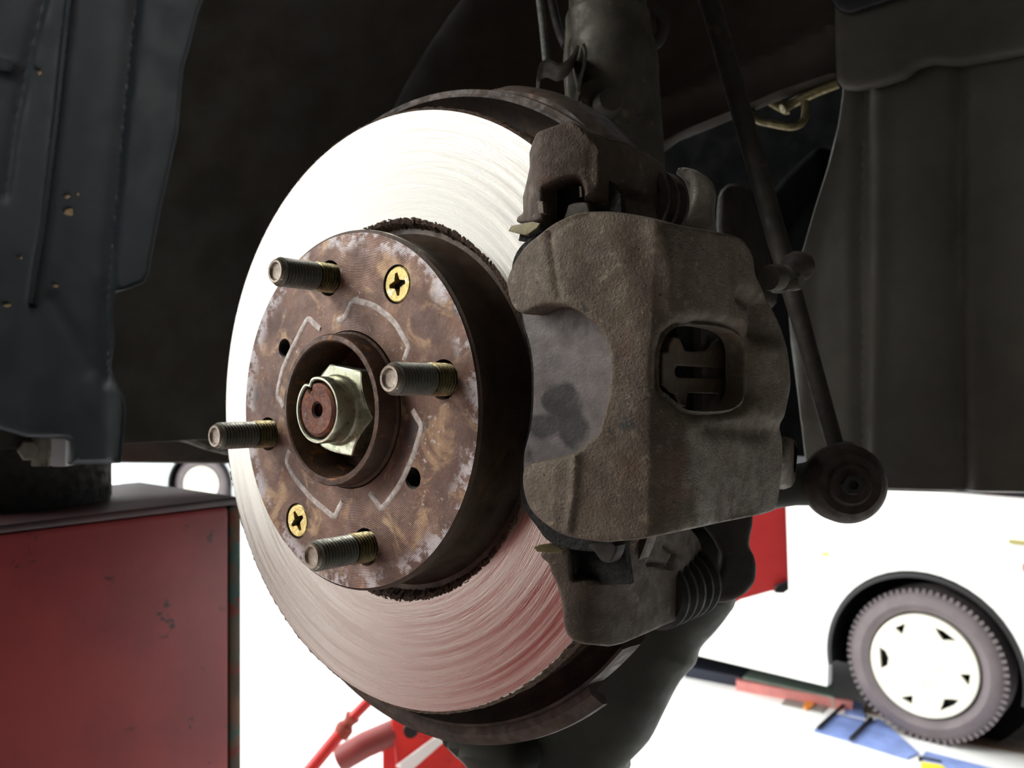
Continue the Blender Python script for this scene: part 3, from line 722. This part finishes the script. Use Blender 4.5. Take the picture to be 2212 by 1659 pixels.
# ================================================================== outer pad
def add_stain(m, centres, col):
    t = m.node_tree; b = t.nodes['Principled BSDF']; lk0 = b.inputs['Base Color'].links[0].from_socket
    tc = t.nodes.new('ShaderNodeTexCoord'); nz = t.nodes.new('ShaderNodeTexNoise'); nz.inputs['Scale'].default_value = 130; nz.inputs['Detail'].default_value = 5
    t.links.new(tc.outputs['Object'], nz.inputs['Vector']); tot = None
    for (cx, cy, rx, ry) in centres:
        mp_ = t.nodes.new('ShaderNodeMapping'); mp_.vector_type = 'POINT'
        mp_.inputs['Location'].default_value = (-cx/rx, -cy/ry, 0); mp_.inputs['Scale'].default_value = (1/rx, 1/ry, 0)
        t.links.new(tc.outputs['Object'], mp_.inputs['Vector'])
        ln = t.nodes.new('ShaderNodeVectorMath'); ln.operation = 'LENGTH'; t.links.new(mp_.outputs[0], ln.inputs[0])
        ad = t.nodes.new('ShaderNodeMath'); ad.operation = 'MULTIPLY_ADD'; t.links.new(nz.outputs['Fac'], ad.inputs[0]); ad.inputs[1].default_value = 1.3; t.links.new(ln.outputs['Value'], ad.inputs[2])
        mr = t.nodes.new('ShaderNodeMapRange'); mr.interpolation_type = 'SMOOTHSTEP'; t.links.new(ad.outputs[0], mr.inputs[0])
        for i, q in enumerate((1.35, 1.8, 1, 0)): mr.inputs[i+1].default_value = q
        if tot is None: tot = mr.outputs[0]
        else:
            mx = t.nodes.new('ShaderNodeMath'); mx.operation = 'MAXIMUM'; t.links.new(tot, mx.inputs[0]); t.links.new(mr.outputs[0], mx.inputs[1]); tot = mx.outputs[0]
    mi = t.nodes.new('ShaderNodeMix'); mi.data_type = 'RGBA'; t.links.new(tot, mi.inputs[0]); t.links.new(lk0, mi.inputs[6]); mi.inputs[7].default_value = L(col)
    t.links.new(mi.outputs[2], b.inputs['Base Color'])
def on_a(px, py, a):
    q, _ = plane_a(a)(A([(px, py)])); i = A(HUB.inverted()); q = q @ i[:3, :3].T+i[:3, 3]; return q[0]
c1, c2, c3 = on_a(1236, 912, -8), on_a(1205, 860, -8), on_a(1170, 920, -8)
add_stain(pad_m, [(c1[0], c1[1], .0065, .0105), (c2[0], c2[1], .008, .0065), (c3[0], c3[1], .0075, .005)], (36, 33, 31))
pdd = hubroot('outer_brake_pad', 'worn grey brake pad plate with a dark stain, between the caliper fingers', 'brake pad')
PO = [(1200, 492), (1150, 512), (1118, 545), (1108, 590), (1128, 640), (1130, 700), (1143, 745), (1150, 800), (1150, 870), (1144, 925), (1130, 985), (1126, 1040), (1130, 1090), (1160, 1135), (1192, 1172), (1260, 1190), (1345, 1170), (1358, 1000), (1362, 800), (1352, 560), (1335, 480)]
PB_ = [(x if x > 1300 else min(x, 1300), y) for x, y in PO]
PB_ = [(1215, 560), (1160, 600), (1126, 640), (1130, 700), (1143, 745), (1150, 800), (1150, 870), (1144, 925), (1130, 985), (1135, 1040), (1170, 1080), (1240, 1110), (1335, 1110), (1352, 1000), (1358, 800), (1348, 600), (1320, 560)]
shell('backing_plate', [PB_], plane_a(-8), .0052, pad_m, pdd, R=.0008, w=4, step=9)
PL = [(x-14 if x > 1300 else x-3, y) for x, y in PO]
shell('lining', [PL], plane_a(-13.4), .0098, fric_m, pdd, R=.0003, w=3, step=10)

# ================================================================== caliper bracket
cb = hubroot('caliper_bracket', 'brown cast iron caliper bracket, its lugs above and below the caliper', 'bracket')
PB = profile([(80, -16), (90, -8), (96.5, -4.6), (113, -12.5), (117, -22), (119, -40), (118, -75), (112, -100)], 2)
up = [(1153, 286), (1161, 280), (1202, 266), (1224, 259), (1240, 261), (1262, 271), (1294, 284), (1324, 295), (1348, 299), (1370, 307), (1386, 321), (1408, 331), (1430, 345), (1443, 356), (1448, 385), (1444, 430), (1450, 455), (1457, 475), (1457, 520), (1325, 520), (1322, 450), (1300, 434), (1270, 427), (1263, 424), (1262, 405), (1256, 388), (1245, 382), (1215, 388), (1176, 404), (1171, 409), (1173, 440), (1177, 474), (1150, 482), (1112, 484), (1109, 476), (1112, 466), (1124, 459), (1123, 425), (1131, 393), (1138, 360), (1137, 330), (1144, 306)]
shell('upper_lug', [up], PB, .009, cast_red, cb, R=.0028, w=9, step=7, smooth=False, corner=5,
      bump=bumps(ridge([(1342, 408), (1365, 414), (1392, 424)], 11, -.005), ridge([(1236, 262), (1290, 322), (1292, 400)], 8, .0012)))
lo = [(1163, 1196), (1166, 1207), (1176, 1214), (1183, 1219), (1188, 1238), (1200, 1262), (1209, 1290), (1214, 1320), (1216, 1353), (1224, 1374), (1238, 1388), (1262, 1395), (1322, 1400), (1350, 1394), (1408, 1369), (1434, 1357), (1482, 1336), (1510, 1308), (1520, 1296), (1517, 1262), (1516, 1222), (1522, 1181), (1517, 1166), (1505, 1148), (1480, 1120), (1360, 1120), (1340, 1160), (1337, 1206), (1337, 1250), (1333, 1254), (1240, 1255), (1237, 1240), (1236, 1215), (1234, 1196), (1215, 1187), (1180, 1188)]
shell('lower_lug', [lo], PB, .009, cast_red, cb, R=.0028, w=9, step=7, smooth=False, corner=5,
      bump=bumps(ridge([(1350, 1215), (1358, 1255)], 10, .0014), ridge([(1405, 1215), (1450, 1222), (1462, 1195), (1440, 1180)], 6, -.0022)))
shell('abutment_clip', [[(1098, 499), (1104, 487), (1150, 479), (1166, 482), (1160, 492), (1137, 509), (1120, 505)]], profile([(80, -14), (100, -2), (115, -10)], 0), .0012, olive, cb, R=.0002, w=2, step=6, smooth=False, label='thin flat clip tongue')
shell('abutment_clip', [[(1153, 1182), (1160, 1192), (1205, 1196), (1217, 1186), (1190, 1174), (1165, 1177)]], profile([(80, -12), (100, 0), (115, -8)], 0), .0012, olive, cb, R=.0002, w=2, step=6, smooth=False, label='thin flat clip tongue')
shell('clip_tab', [[(1252, 402), (1256, 403), (1258, 424), (1253, 426)]], profile([(95, -2), (112, -14)], 0), .002, steel_bright, cb, R=0, step=4, smooth=False, label='tiny bright clip edge')
shell('clip_tab', [[(1320, 1211), (1326, 1211), (1326, 1234), (1321, 1234)]], profile([(95, -2), (118, -20)], 0), .002, steel_bright, cb, R=0, step=4, smooth=False, label='tiny bright clip edge')
shell('clip_stop', [[(1160, 434), (1172, 434), (1175, 460), (1164, 462)]], profile([(90, -3), (105, 1), (115, -8)], 0), .003, cast, cb, R=.0004, w=2, step=4, smooth=False)
shell('slot_shade', [[(1150, 380), (1300, 370), (1340, 420), (1345, 520), (1120, 520)]], plane_a(-19), .003, fric_m, cb, R=0, step=16, smooth=False)  # dark sheet standing in for the shade inside the upper slot
shell('slot_shade', [[(1190, 1160), (1345, 1150), (1360, 1262), (1230, 1265)]], plane_a(-19), .003, fric_m, cb, R=0, step=16, smooth=False)  # same dark sheet as shade for the lower slot
shell('pad_lug', [[(1222, 455), (1230, 440), (1262, 436), (1272, 448), (1272, 480), (1215, 490)]], plane_a(-12), .005, cast_dark, cb, R=.001, w=5, step=7)
shell('pad_lug', [[(1270, 1176), (1330, 1172), (1322, 1212), (1300, 1214), (1285, 1196)]], plane_a(-12), .005, cast_dark, cb, R=.001, w=5, step=7)

# ================================================================== caliper
cal = hubroot('brake_caliper', 'brown grey cast iron brake caliper clamped over the right side of the disc', 'brake caliper')
PC = profile([(84, -3), (88, 1.2), (104, 3.2), (113, 3.4), (130, -2.0), (144, -8.5), (147, -20), (147, -45), (146.5, -80), (146, -106), (144, -122), (134, -132)], 1)
# note: outline of fingers, bridge and cylinder end
co = [(1091, 603), (1100, 578), (1112, 556), (1133, 528), (1160, 506), (1188, 484), (1215, 470), (1250, 457), (1308, 454), (1360, 459), (1420, 470), (1480, 485), (1545, 497), (1598, 509), (1620, 528), (1634, 556), (1638, 590), (1648, 612), (1664, 648), (1684, 686), (1700, 730), (1709, 790), (1708, 840), (1697, 885), (1690, 918), (1696, 950), (1697, 1000), (1692, 1050), (1684, 1092), (1670, 1108), (1600, 1124), (1560, 1132), (1500, 1145), (1400, 1165), (1340, 1171), (1300, 1173), (1222, 1160), (1180, 1138), (1150, 1112), (1134, 1086), (1126, 1055), (1125, 1024), (1132, 1008), (1150, 999), (1185, 992), (1228, 982), (1252, 970), (1272, 952), (1292, 935), (1300, 905), (1312, 860), (1318, 810), (1316, 760), (1300, 720), (1264, 684), (1240, 668), (1212, 660), (1180, 660), (1152, 668), (1130, 678), (1112, 672), (1100, 655), (1092, 630)]
win = [(1430, 800), (1432, 760), (1445, 728), (1470, 708), (1510, 702), (1560, 706), (1600, 720), (1618, 748), (1620, 800), (1618, 850), (1600, 878), (1560, 888), (1500, 886), (1474, 870), (1450, 852), (1432, 836)]
def softhole(v):
    d = dist(v, A(win, float)); return -.0045*np.exp(-(d/16)**2)
shell('caliper_body', [co, win], PC, .0095, cast, cal, R=.0024, w=9, step=6,
      bump=bumps(softhole, ridge([(1612, 640), (1640, 660), (1640, 720)], 16, -.004), ridge([(1184, 505), (1192, 560), (1206, 640)], 6, -.0011), ridge([(1186, 505), (1230, 478), (1275, 462)], 6, -.0007), ridge([(1244, 985), (1240, 1070), (1228, 1145)], 8, .0010),
                 ridge([(1420, 500), (1450, 590), (1490, 690)], 26, .0016), ridge([(1480, 930), (1490, 1010), (1500, 1120)], 30, .0018),
                 ridge([(1670, 760), (1680, 830), (1670, 890)], 26, .003), ridge([(1320, 500), (1360, 620), (1400, 760), (1380, 900)], 40, .0010),
                 ridge([(1540, 920), (1640, 930)], 22, -.002), ridge([(1600, 1000), (1600, 1110)], 40, -.0012)))
shell('corner_boss', [[(1690, 948), (1704, 946), (1718, 958), (1723, 980), (1720, 1010), (1708, 1040), (1690, 1056), (1680, 1000)]], profile([(146, -94), (140, -112)], 0), .006, cast, cal, inflate=.004, w=12, step=6)
shell('rear_ear', [[(1466, 360), (1478, 357), (1496, 360), (1511, 366), (1533, 381), (1545, 397), (1550, 420), (1547, 452), (1549, 480), (1552, 500), (1552, 540), (1470, 540), (1474, 480), (1484, 452), (1494, 410), (1484, 376)]], plane_w(at(1515, 430, .35), (-.1, -1, 0)), .012, ear_m, cal, R=.004, w=16, step=6)
shell('rear_ear', [[(1500, 1100), (1622, 1100), (1622, 1178), (1632, 1205), (1637, 1232), (1632, 1262), (1612, 1286), (1585, 1300), (1558, 1306), (1530, 1290), (1560, 1200)]], plane_w(at(1570, 1220, .37), (-.1, -1, 0)), .012, cast_dark, cal, R=.004, w=16, step=6)
def boot(c, a0, a1, r, n):
    pr = [(0, a0)]
    for k in range(n):
        z0 = a0+(a1-a0)*k/n; dz = (a1-a0)/n
        pr += [(r*.86, z0+dz*.08), (r, z0+dz*.35), (r, z0+dz*.6), (r*.86, z0+dz*.92)]
    pr.append((0, a1)); return lathe(pr, 36, hubM(c[0], c[1], 0))
obj('pin_boot', *boot((108.5, 82.5), -46, -68, 14.0, 3), rubber_brown, cal)
obj('pin_boot', *boot((108, -71), -68, -102, 14.5, 5), rubber, cal)
obj('piston_housing', *lathe([(0, -64), (20, -64), (22, -67), (22, -104), (20, -108), (0, -108)], 48, hubM(112, 16, 0)), cast_dark, cal)
bc = A(at(1672, 600, .385))
obj('hose_union', *join(lathe([(0, .004), (.0055, .004), (.006, .002), (.006, -.003), (.0045, -.004), (.0045, -.006), (.0062, -.007), (.0062, -.011), (0, -.011)], 20, axisM(bc, (-.75, -.6, -.1)))), strut_m, cal)
obj('bleeder_nipple', *lathe([(0, .009), (.0032, .009), (.004, .006), (.004, .001), (.0055, 0), (.0055, -.004), (0, -.004)], 18, axisM(at(1690, 608, .392), (.6, -.5, -.1))), strut_m, cal)
obj('bleeder_cap', *lathe([(0, .0080), (.0035, .0074), (.0064, .0042), (.0077, 0), (.0064, -.0045), (.0036, -.0072), (0, -.0080)], 28, axisM(at(1722, 577, .40), (.9, -.3, .2))), rubber_brown, cal, label='brown round rubber cap')

psp = hubroot('pad_spring', 'bronze slotted pad spring plate seen through the caliper window', 'spring')
so = [(1432, 762), (1445, 760), (1447, 742), (1456, 728), (1470, 732), (1480, 757), (1500, 760), (1530, 757), (1541, 742), (1554, 732), (1566, 740), (1580, 773), (1605, 774), (1614, 792), (1617, 838), (1584, 843), (1580, 880), (1568, 888), (1556, 880), (1553, 850), (1487, 849), (1483, 880), (1472, 874), (1463, 852), (1452, 848), (1440, 836), (1432, 830)]
shell('spring_plate', [so, [(1459, 797), (1464, 790), (1567, 796), (1570, 800), (1569, 815), (1564, 818), (1464, 815), (1459, 808)]], plane_s(134), .0012, clip_m, psp, R=.0004, w=3, step=6, smooth=False, corner=3)
ibp = hubroot('inner_brake_pad', 'dark inner brake pad edge behind the spring plate', 'brake pad')
obj('backing_plate', *prism([[(96, -38), (131, -32), (133, 0), (131, 40), (96, 46)]], -64, -59, hubM()), pad_m, ibp)
obj('lining', *prism([[(96, -34), (128, -29), (129, 0), (128, 36), (96, 42)]], -59, -46.5, hubM()), fric_m, ibp)

# ================================================================== red things behind
rc = root('red_lift_carriage', 'blurred red steel lift carriage block behind the caliper, on the right', 'lift', loc=at(1640, 1280, 1.6))
shell('red_box', [[(1560, 1040), (1697, 1040), (1704, 1262), (1702, 1276), (1690, 1280), (1668, 1277), (1600, 1296), (1560, 1320)]], plane_w(at(1640, 1200, 1.6), (-.2, -1, 0)), .12, red_m('bright red lift paint', (214, 58, 58), (200, 52, 52)), rc, R=.003, w=5, step=30, smooth=False)
shell('dark_corner', [[(1674, 1268), (1703, 1255), (1704, 1274), (1692, 1282), (1674, 1281)]], plane_w(at(1640, 1200, 1.59), (-.2, -1, 0)), .01, blackp, rc, R=.001, w=3, step=8, smooth=False)
jk = root('red_jack_stand', 'red steel trolley jack low in the background with a slanting handle rod', 'jack', loc=A([at(800, 1650, 1.7)[0], 1.7, 0]))
redb = red_m('bright red jack paint', (216, 52, 44), (190, 44, 42))
pts = [at(600, 1770, 1.62), at(668, 1665, 1.65), at(742, 1575, 1.7)]
obj('handle_rod', *tube(pts, .0125, 18, 1), redb, jk)
obj('handle_rod', *tube([at(752, 1562, 1.7), at(766, 1545, 1.7), at(815, 1495, 1.73)], .0105, 18, 1), redb, jk)
obj('rod_joint', *tube([at(734, 1592, 1.695), at(745, 1572, 1.7), at(752, 1562, 1.7), at(762, 1548, 1.7)], [.015, .018, .011, .016], 16, 3), plain('rusty joint', (150, 60, 44), .6, .3), jk)
obj('cross_tube', *tube([at(735, 1640, 1.75), at(790, 1608, 1.75), at(860, 1578, 1.78)], .026, 20, 1), plain('brownish red tube', (140, 62, 58), .5), jk)
shell('body_plate', [[(842, 1535), (1080, 1535), (1130, 1700), (1130, 1800), (845, 1800), (855, 1650)]], plane_w(at(930, 1600, 1.75), (0, -1, .15)), .05, redb, jk, R=.003, w=5, step=40, smooth=False)
shell('pale_rail', [[(855, 1655), (1000, 1548), (1012, 1556), (880, 1672)]], plane_w(at(930, 1600, 1.735), (0, -1, .15)), .008, wpaint, jk, R=.001, w=3, step=20, smooth=False)
obj('dark_bolt', *lathe([(0, .01), (.014, .01), (.016, 0), (0, 0)], 20, axisM(at(888, 1577, 1.725), (0, -1, .15))), blackp, jk)
obj('jack_leg', *box((at(930, 1600, 1.8)[0], 1.82, .33), WX, (.1, .03, .33), .004), redb, jk)

# ================================================================== cars behind
def car(name, label, P, D, wheelx, rw, z0, paint, L0, L1, deco=False):
    """side of the car: plan point P, direction D (unit, plan); x runs along D from P"""
    D = A([D[0], D[1], 0.]); D /= np.linalg.norm(D); N = A([D[1], -D[0], 0.])
    if N @ A([P[0], P[1], 0]) > 0: N = -N                         # outward, towards the eye
    M = Matrix([[D[0], 0, N[0], P[0]], [D[1], 0, N[1], P[1]], [0, 1, 0, 0], [0, 0, 0, 1]])
    r = root(name, label, 'car', mat=M)
    ar = rw*1.24
    def sil(inset=0):
        q = [(L0, z0+.25), (L0+.05, z0)]
        for wx in wheelx:
            q.append((wx-ar, z0)); q += [(wx+ar*math.cos(t), rw+ar*math.sin(t)*1.02) for t in np.radians(np.linspace(188, -8, 26)) if rw+ar*math.sin(t) > z0]
            q.append((wx+ar, z0))
        q += [(L1-.05, z0), (L1, z0+.3), (L1-.05, .78), (L1-.6, .92), (L1-1.2, .98), (L1-1.9, 1.42), (L0+1.0, 1.44), (L0+.35, 1.02), (L0+.04, .9)]
        return q
    obj('body_side', *prism([sil()], -.05, 0, M, step=.3), paint, r, ang=20)
    obj('body_far_side', *prism([sil()], -1.6, -1.55, M, step=.3), paint, r, ang=20)
    core = [(L0+.02, z0+.1), (L1-.02, z0+.1), (L1-.02, z0+.35), (L1-.07, .77), (L1-.6, .9), (L1-1.2, .96), (L1-1.9, 1.41), (L0+1.0, 1.43), (L0+.37, 1.0), (L0+.06, .88)]
    core2 = core[2:]+[(L0+.02, .70), (L0+.06, .72), (L1-.06, .72)][:1]
    obj('body_shell', *prism([[(L0+.02, .66)]+[(L1-.02, .66)]+core[3:]], -1.55, -.05, M), paint, r, ang=20)
    obj('underbody', *prism([[(L0+.1, z0+.02), (L1-.1, z0+.02), (L1-.1, .66), (L0+.1, .66)]], -1.5, -.3, M), pitch, r)
    obj('side_window', *prism([[(L0+.55, 1.0), (L1-1.3, 1.0), (L1-1.85, 1.36), (L0+1.02, 1.38)]], -.002, .006, M), glass_m, r)
    for wx in wheelx:
        ring = [(wx+ar*k*math.cos(t), rw+ar*k*math.sin(t)) for k, rg in ((1.0, range(-6, 187, 8)), (.965, range(186, -7, -8))) for t in np.radians(list(rg))]
        obj('arch_liner', *lathe([(ar*.985, -.28), (ar*1.0, -.28), (ar*1.0, .004), (ar*.95, .006), (ar*.95, -.002), (ar*.985, -.01)], 40, M @ Matrix.Translation((wx, rw, 0)), math.radians(-10), math.radians(190), closed=True), blackp, r)
        Mw = M @ Matrix.Translation((wx, rw, -.035))
        t_ = obj('tyre', *lathe([(rw*.655, -.16), (rw*.70, -.005), (rw*.80, .012), (rw*.90, .006), (rw*.965, -.012), (rw*1.0, -.035), (rw*1.0, -.15), (rw*.9, -.18)], 90, Mw, closed=True), tire_m, r)
        VV = []
        for k in range(72):
            th = 2*math.pi*k/72
            v, f = box((rw*.972*math.cos(th), rw*.972*math.sin(th), -.016), [[math.cos(th), math.sin(th), 0], [-math.sin(th), math.cos(th), 0], [0, 0, 1]], (rw*.032, rw*.022, .012)); VV.append((v @ A(Mw)[:3, :3].T+A(Mw)[:3, 3], f))
        tr = obj('tread_blocks', *join(*VV), tire_m, t_); tr['kind'] = 'stuff'
        ops = []
        R0 = rw*.66
        for th, kind in CAPH if deco else [(k*51, 0) for k in range(7)]:
            if kind == 0: q = [(.86, -9), (.86, 8), (.66, 5)]
            elif kind == 1: q = [(.88, -20), (.86, 0), (.84, 12), (.74, 4), (.68, -6), (.76, -12)]
            else: q = [(.88, -16), (.86, 14), (.70, 10), (.66, -4), (.74, -14)]
            ops.append([(R0*a*math.cos(math.radians(th+b)), R0*a*math.sin(math.radians(th+b))) for a, b in q])
        cp = obj('hubcap', *prism([circle(0, 0, R0, 64)]+ops, -.012, .004, Mw, step=.05), cap_m, r)
        obj('cap_rim', *lathe([(R0*.94, .004), (R0*.97, .010), (R0*1.01, .008), (R0*1.02, -.01), (R0*.94, -.01)], 64, Mw, closed=True), cap_m, cp)
        for lx, ly in ((-.055, .045), (-.055, -.03), (.02, .065), (.06, .0), (.01, -.065)):
            obj('lug_cap', *lathe([(.010, .004), (.010, .009), (.0135, .009), (.0135, .004)], 16, Mw @ Matrix.Translation((lx, ly, 0)), closed=True), cap_m, cp)
        obj('cap_badge', *lathe([(0, .007), (.028, .007), (.032, .004)], 28, Mw @ Matrix.Translation((0.0, 0.0, 0))), cap_m, cp)
        obj('wheel_disc', *lathe([(0, -.05), (R0, -.05), (R0, -.06), (0, -.06)], 40, Mw), blackp, r)
        obj('inner_well', *lathe([(0, -.22), (ar, -.22), (ar, -.24), (0, -.24)], 30, M @ Matrix.Translation((wx, rw, 0))), pitch, r)
    return r, M
CAPH = [(64, 1), (122, 0), (182, 2), (-112, 0), (-50, 1), (-6, 0)]
wr, WM = car('white_car', 'overexposed white car with cream hubcap on dusty tyre, standing behind on the right', (.878, 4.02), (.743, -.669), [.978, 3.4], .30, .14, wpaint, -2.9, 4.3, True)
def onside(px, py, dz=.01):
    o3 = A(WM)[:3, 3]; n3 = A(WM)[:3, 2]; d = rays([(px, py)])[0]; t = ((o3+n3*dz-EYE) @ n3)/(d @ n3); return EYE+d*t
obj('side_marker', *box(onside(1782, 1197), A([A(WM)[:3, 0], A(WM)[:3, 1], A(WM)[:3, 2]]), (.013, .005, .006), .001), yellow_m, wr, label='small yellow side marker')
obj('side_moulding', *box(onside(2240, 1176), A([A(WM)[:3, 0], A(WM)[:3, 1], A(WM)[:3, 2]]), (.09, .006, .006), .001), plain('gold strip', (150, 140, 60), .5), wr)
obj('red_reflector', *box(onside(2214, 1226), A([A(WM)[:3, 0], A(WM)[:3, 1], A(WM)[:3, 2]]), (.006, .014, .006), .001), red, wr)
car('silver_car', 'distant silver car glimpsed under the inner wing, left of the disc', (-4.6, 9.6), (1, -.1), [1.15, 3.7], .30, .16, spaint, 0.2, 4.5)

# ================================================================== floor things
def fl3(px, py, z=0.0):
    d = rays([(px, py)])[0]; t = (z-H)/d[2]; return EYE+d*t
def floorpiece(name, P, m, h=.012, label=None, cat=None, parent=None, z=0.0):
    Q = [fl3(x, y, z+h) for x, y in P]; n = len(Q); V = Q+[A([q[0], q[1], z]) for q in Q]
    Fs = [list(range(n)), list(range(2*n-1, n-1, -1))]+[(i, (i+1) % n, (i+1) % n+n, i+n) for i in range(n)]
    o = obj(name, V, Fs, m, parent); 
    if label: tag(o, label, cat)
    return o
rp = root('blue_lift_ramp', 'flat blue painted lift ramp on the floor before the white car tyre', 'ramp', loc=fl3(1950, 1600))
for q in ([(1758, 1576), (1798, 1540), (1868, 1556), (1835, 1597)], [(1838, 1599), (1872, 1558), (1900, 1552), (1985, 1625), (1960, 1636)], [(1988, 1638), (2000, 1622), (2260, 1690), (2300, 1760), (2100, 1690)], [(1838, 1508), (1862, 1520), (1868, 1548), (1825, 1538), (1826, 1518)]):
    floorpiece('ramp_plate', q, blue_m, .01, parent=rp)
for a, b in (((1768, 1572), (1826, 1520)), ((1838, 1596), (1882, 1552))):
    p, q = fl3(*a, .02), fl3(*b, .02); obj('dark_bar', *tube([p, q], .008, 10, 1), blackp, rp)
floorpiece('ramp_groove', [(1984, 1632), (2034, 1642), (2034, 1646), (1984, 1637)], blackp, .013, parent=rp)
floorpiece('floor_shade', [(1862, 1535), (1910, 1548), (1990, 1590), (2300, 1640), (2330, 1560), (2190, 1520), (2160, 1500), (1880, 1500)], brown_fl, .006, 'brown sheet standing in for floor shading under the white car tyre', 'mat')  # brown sheet stands in for shading on the floor around the tyre
floorpiece('paper_strip', [(1688, 1520), (1704, 1500), (1795, 1519), (1775, 1538)], grey_m, .006, 'grey metal plate on the floor left of the blue ramp', 'plate')
floorpiece('orange_rag', [(1735, 1525), (1742, 1508), (1762, 1511), (1756, 1526), (1742, 1530)], orange_m, .012, 'small orange rag on the grey plate', 'rag')
floorpiece('yellow_tape', [(1990, 1644), (2034, 1652), (2046, 1662), (1990, 1653)], yellow_m, .014, 'short yellow tape strip on the blue ramp edge', 'tape')
kb = root('kerb_rail', 'dark navy, red and green floor rail beneath the white car sill, its navy part including sill shade', 'rail', loc=fl3(1640, 1480))
floorpiece('navy_piece', [(1490, 1410), (1630, 1432), (1600, 1462), (1480, 1440)], navy_m, .05, parent=kb)  # navy colour also takes in the shade under the car sill
floorpiece('green_piece', [(1632, 1434), (1800, 1470), (1800, 1506), (1604, 1462)], green_m, .05, parent=kb)
floorpiece('red_edge', [(1590, 1464), (1800, 1507), (1842, 1510), (1842, 1516), (1590, 1470)], plain('faded pink edge', (206, 130, 124), .5), .045, parent=kb)
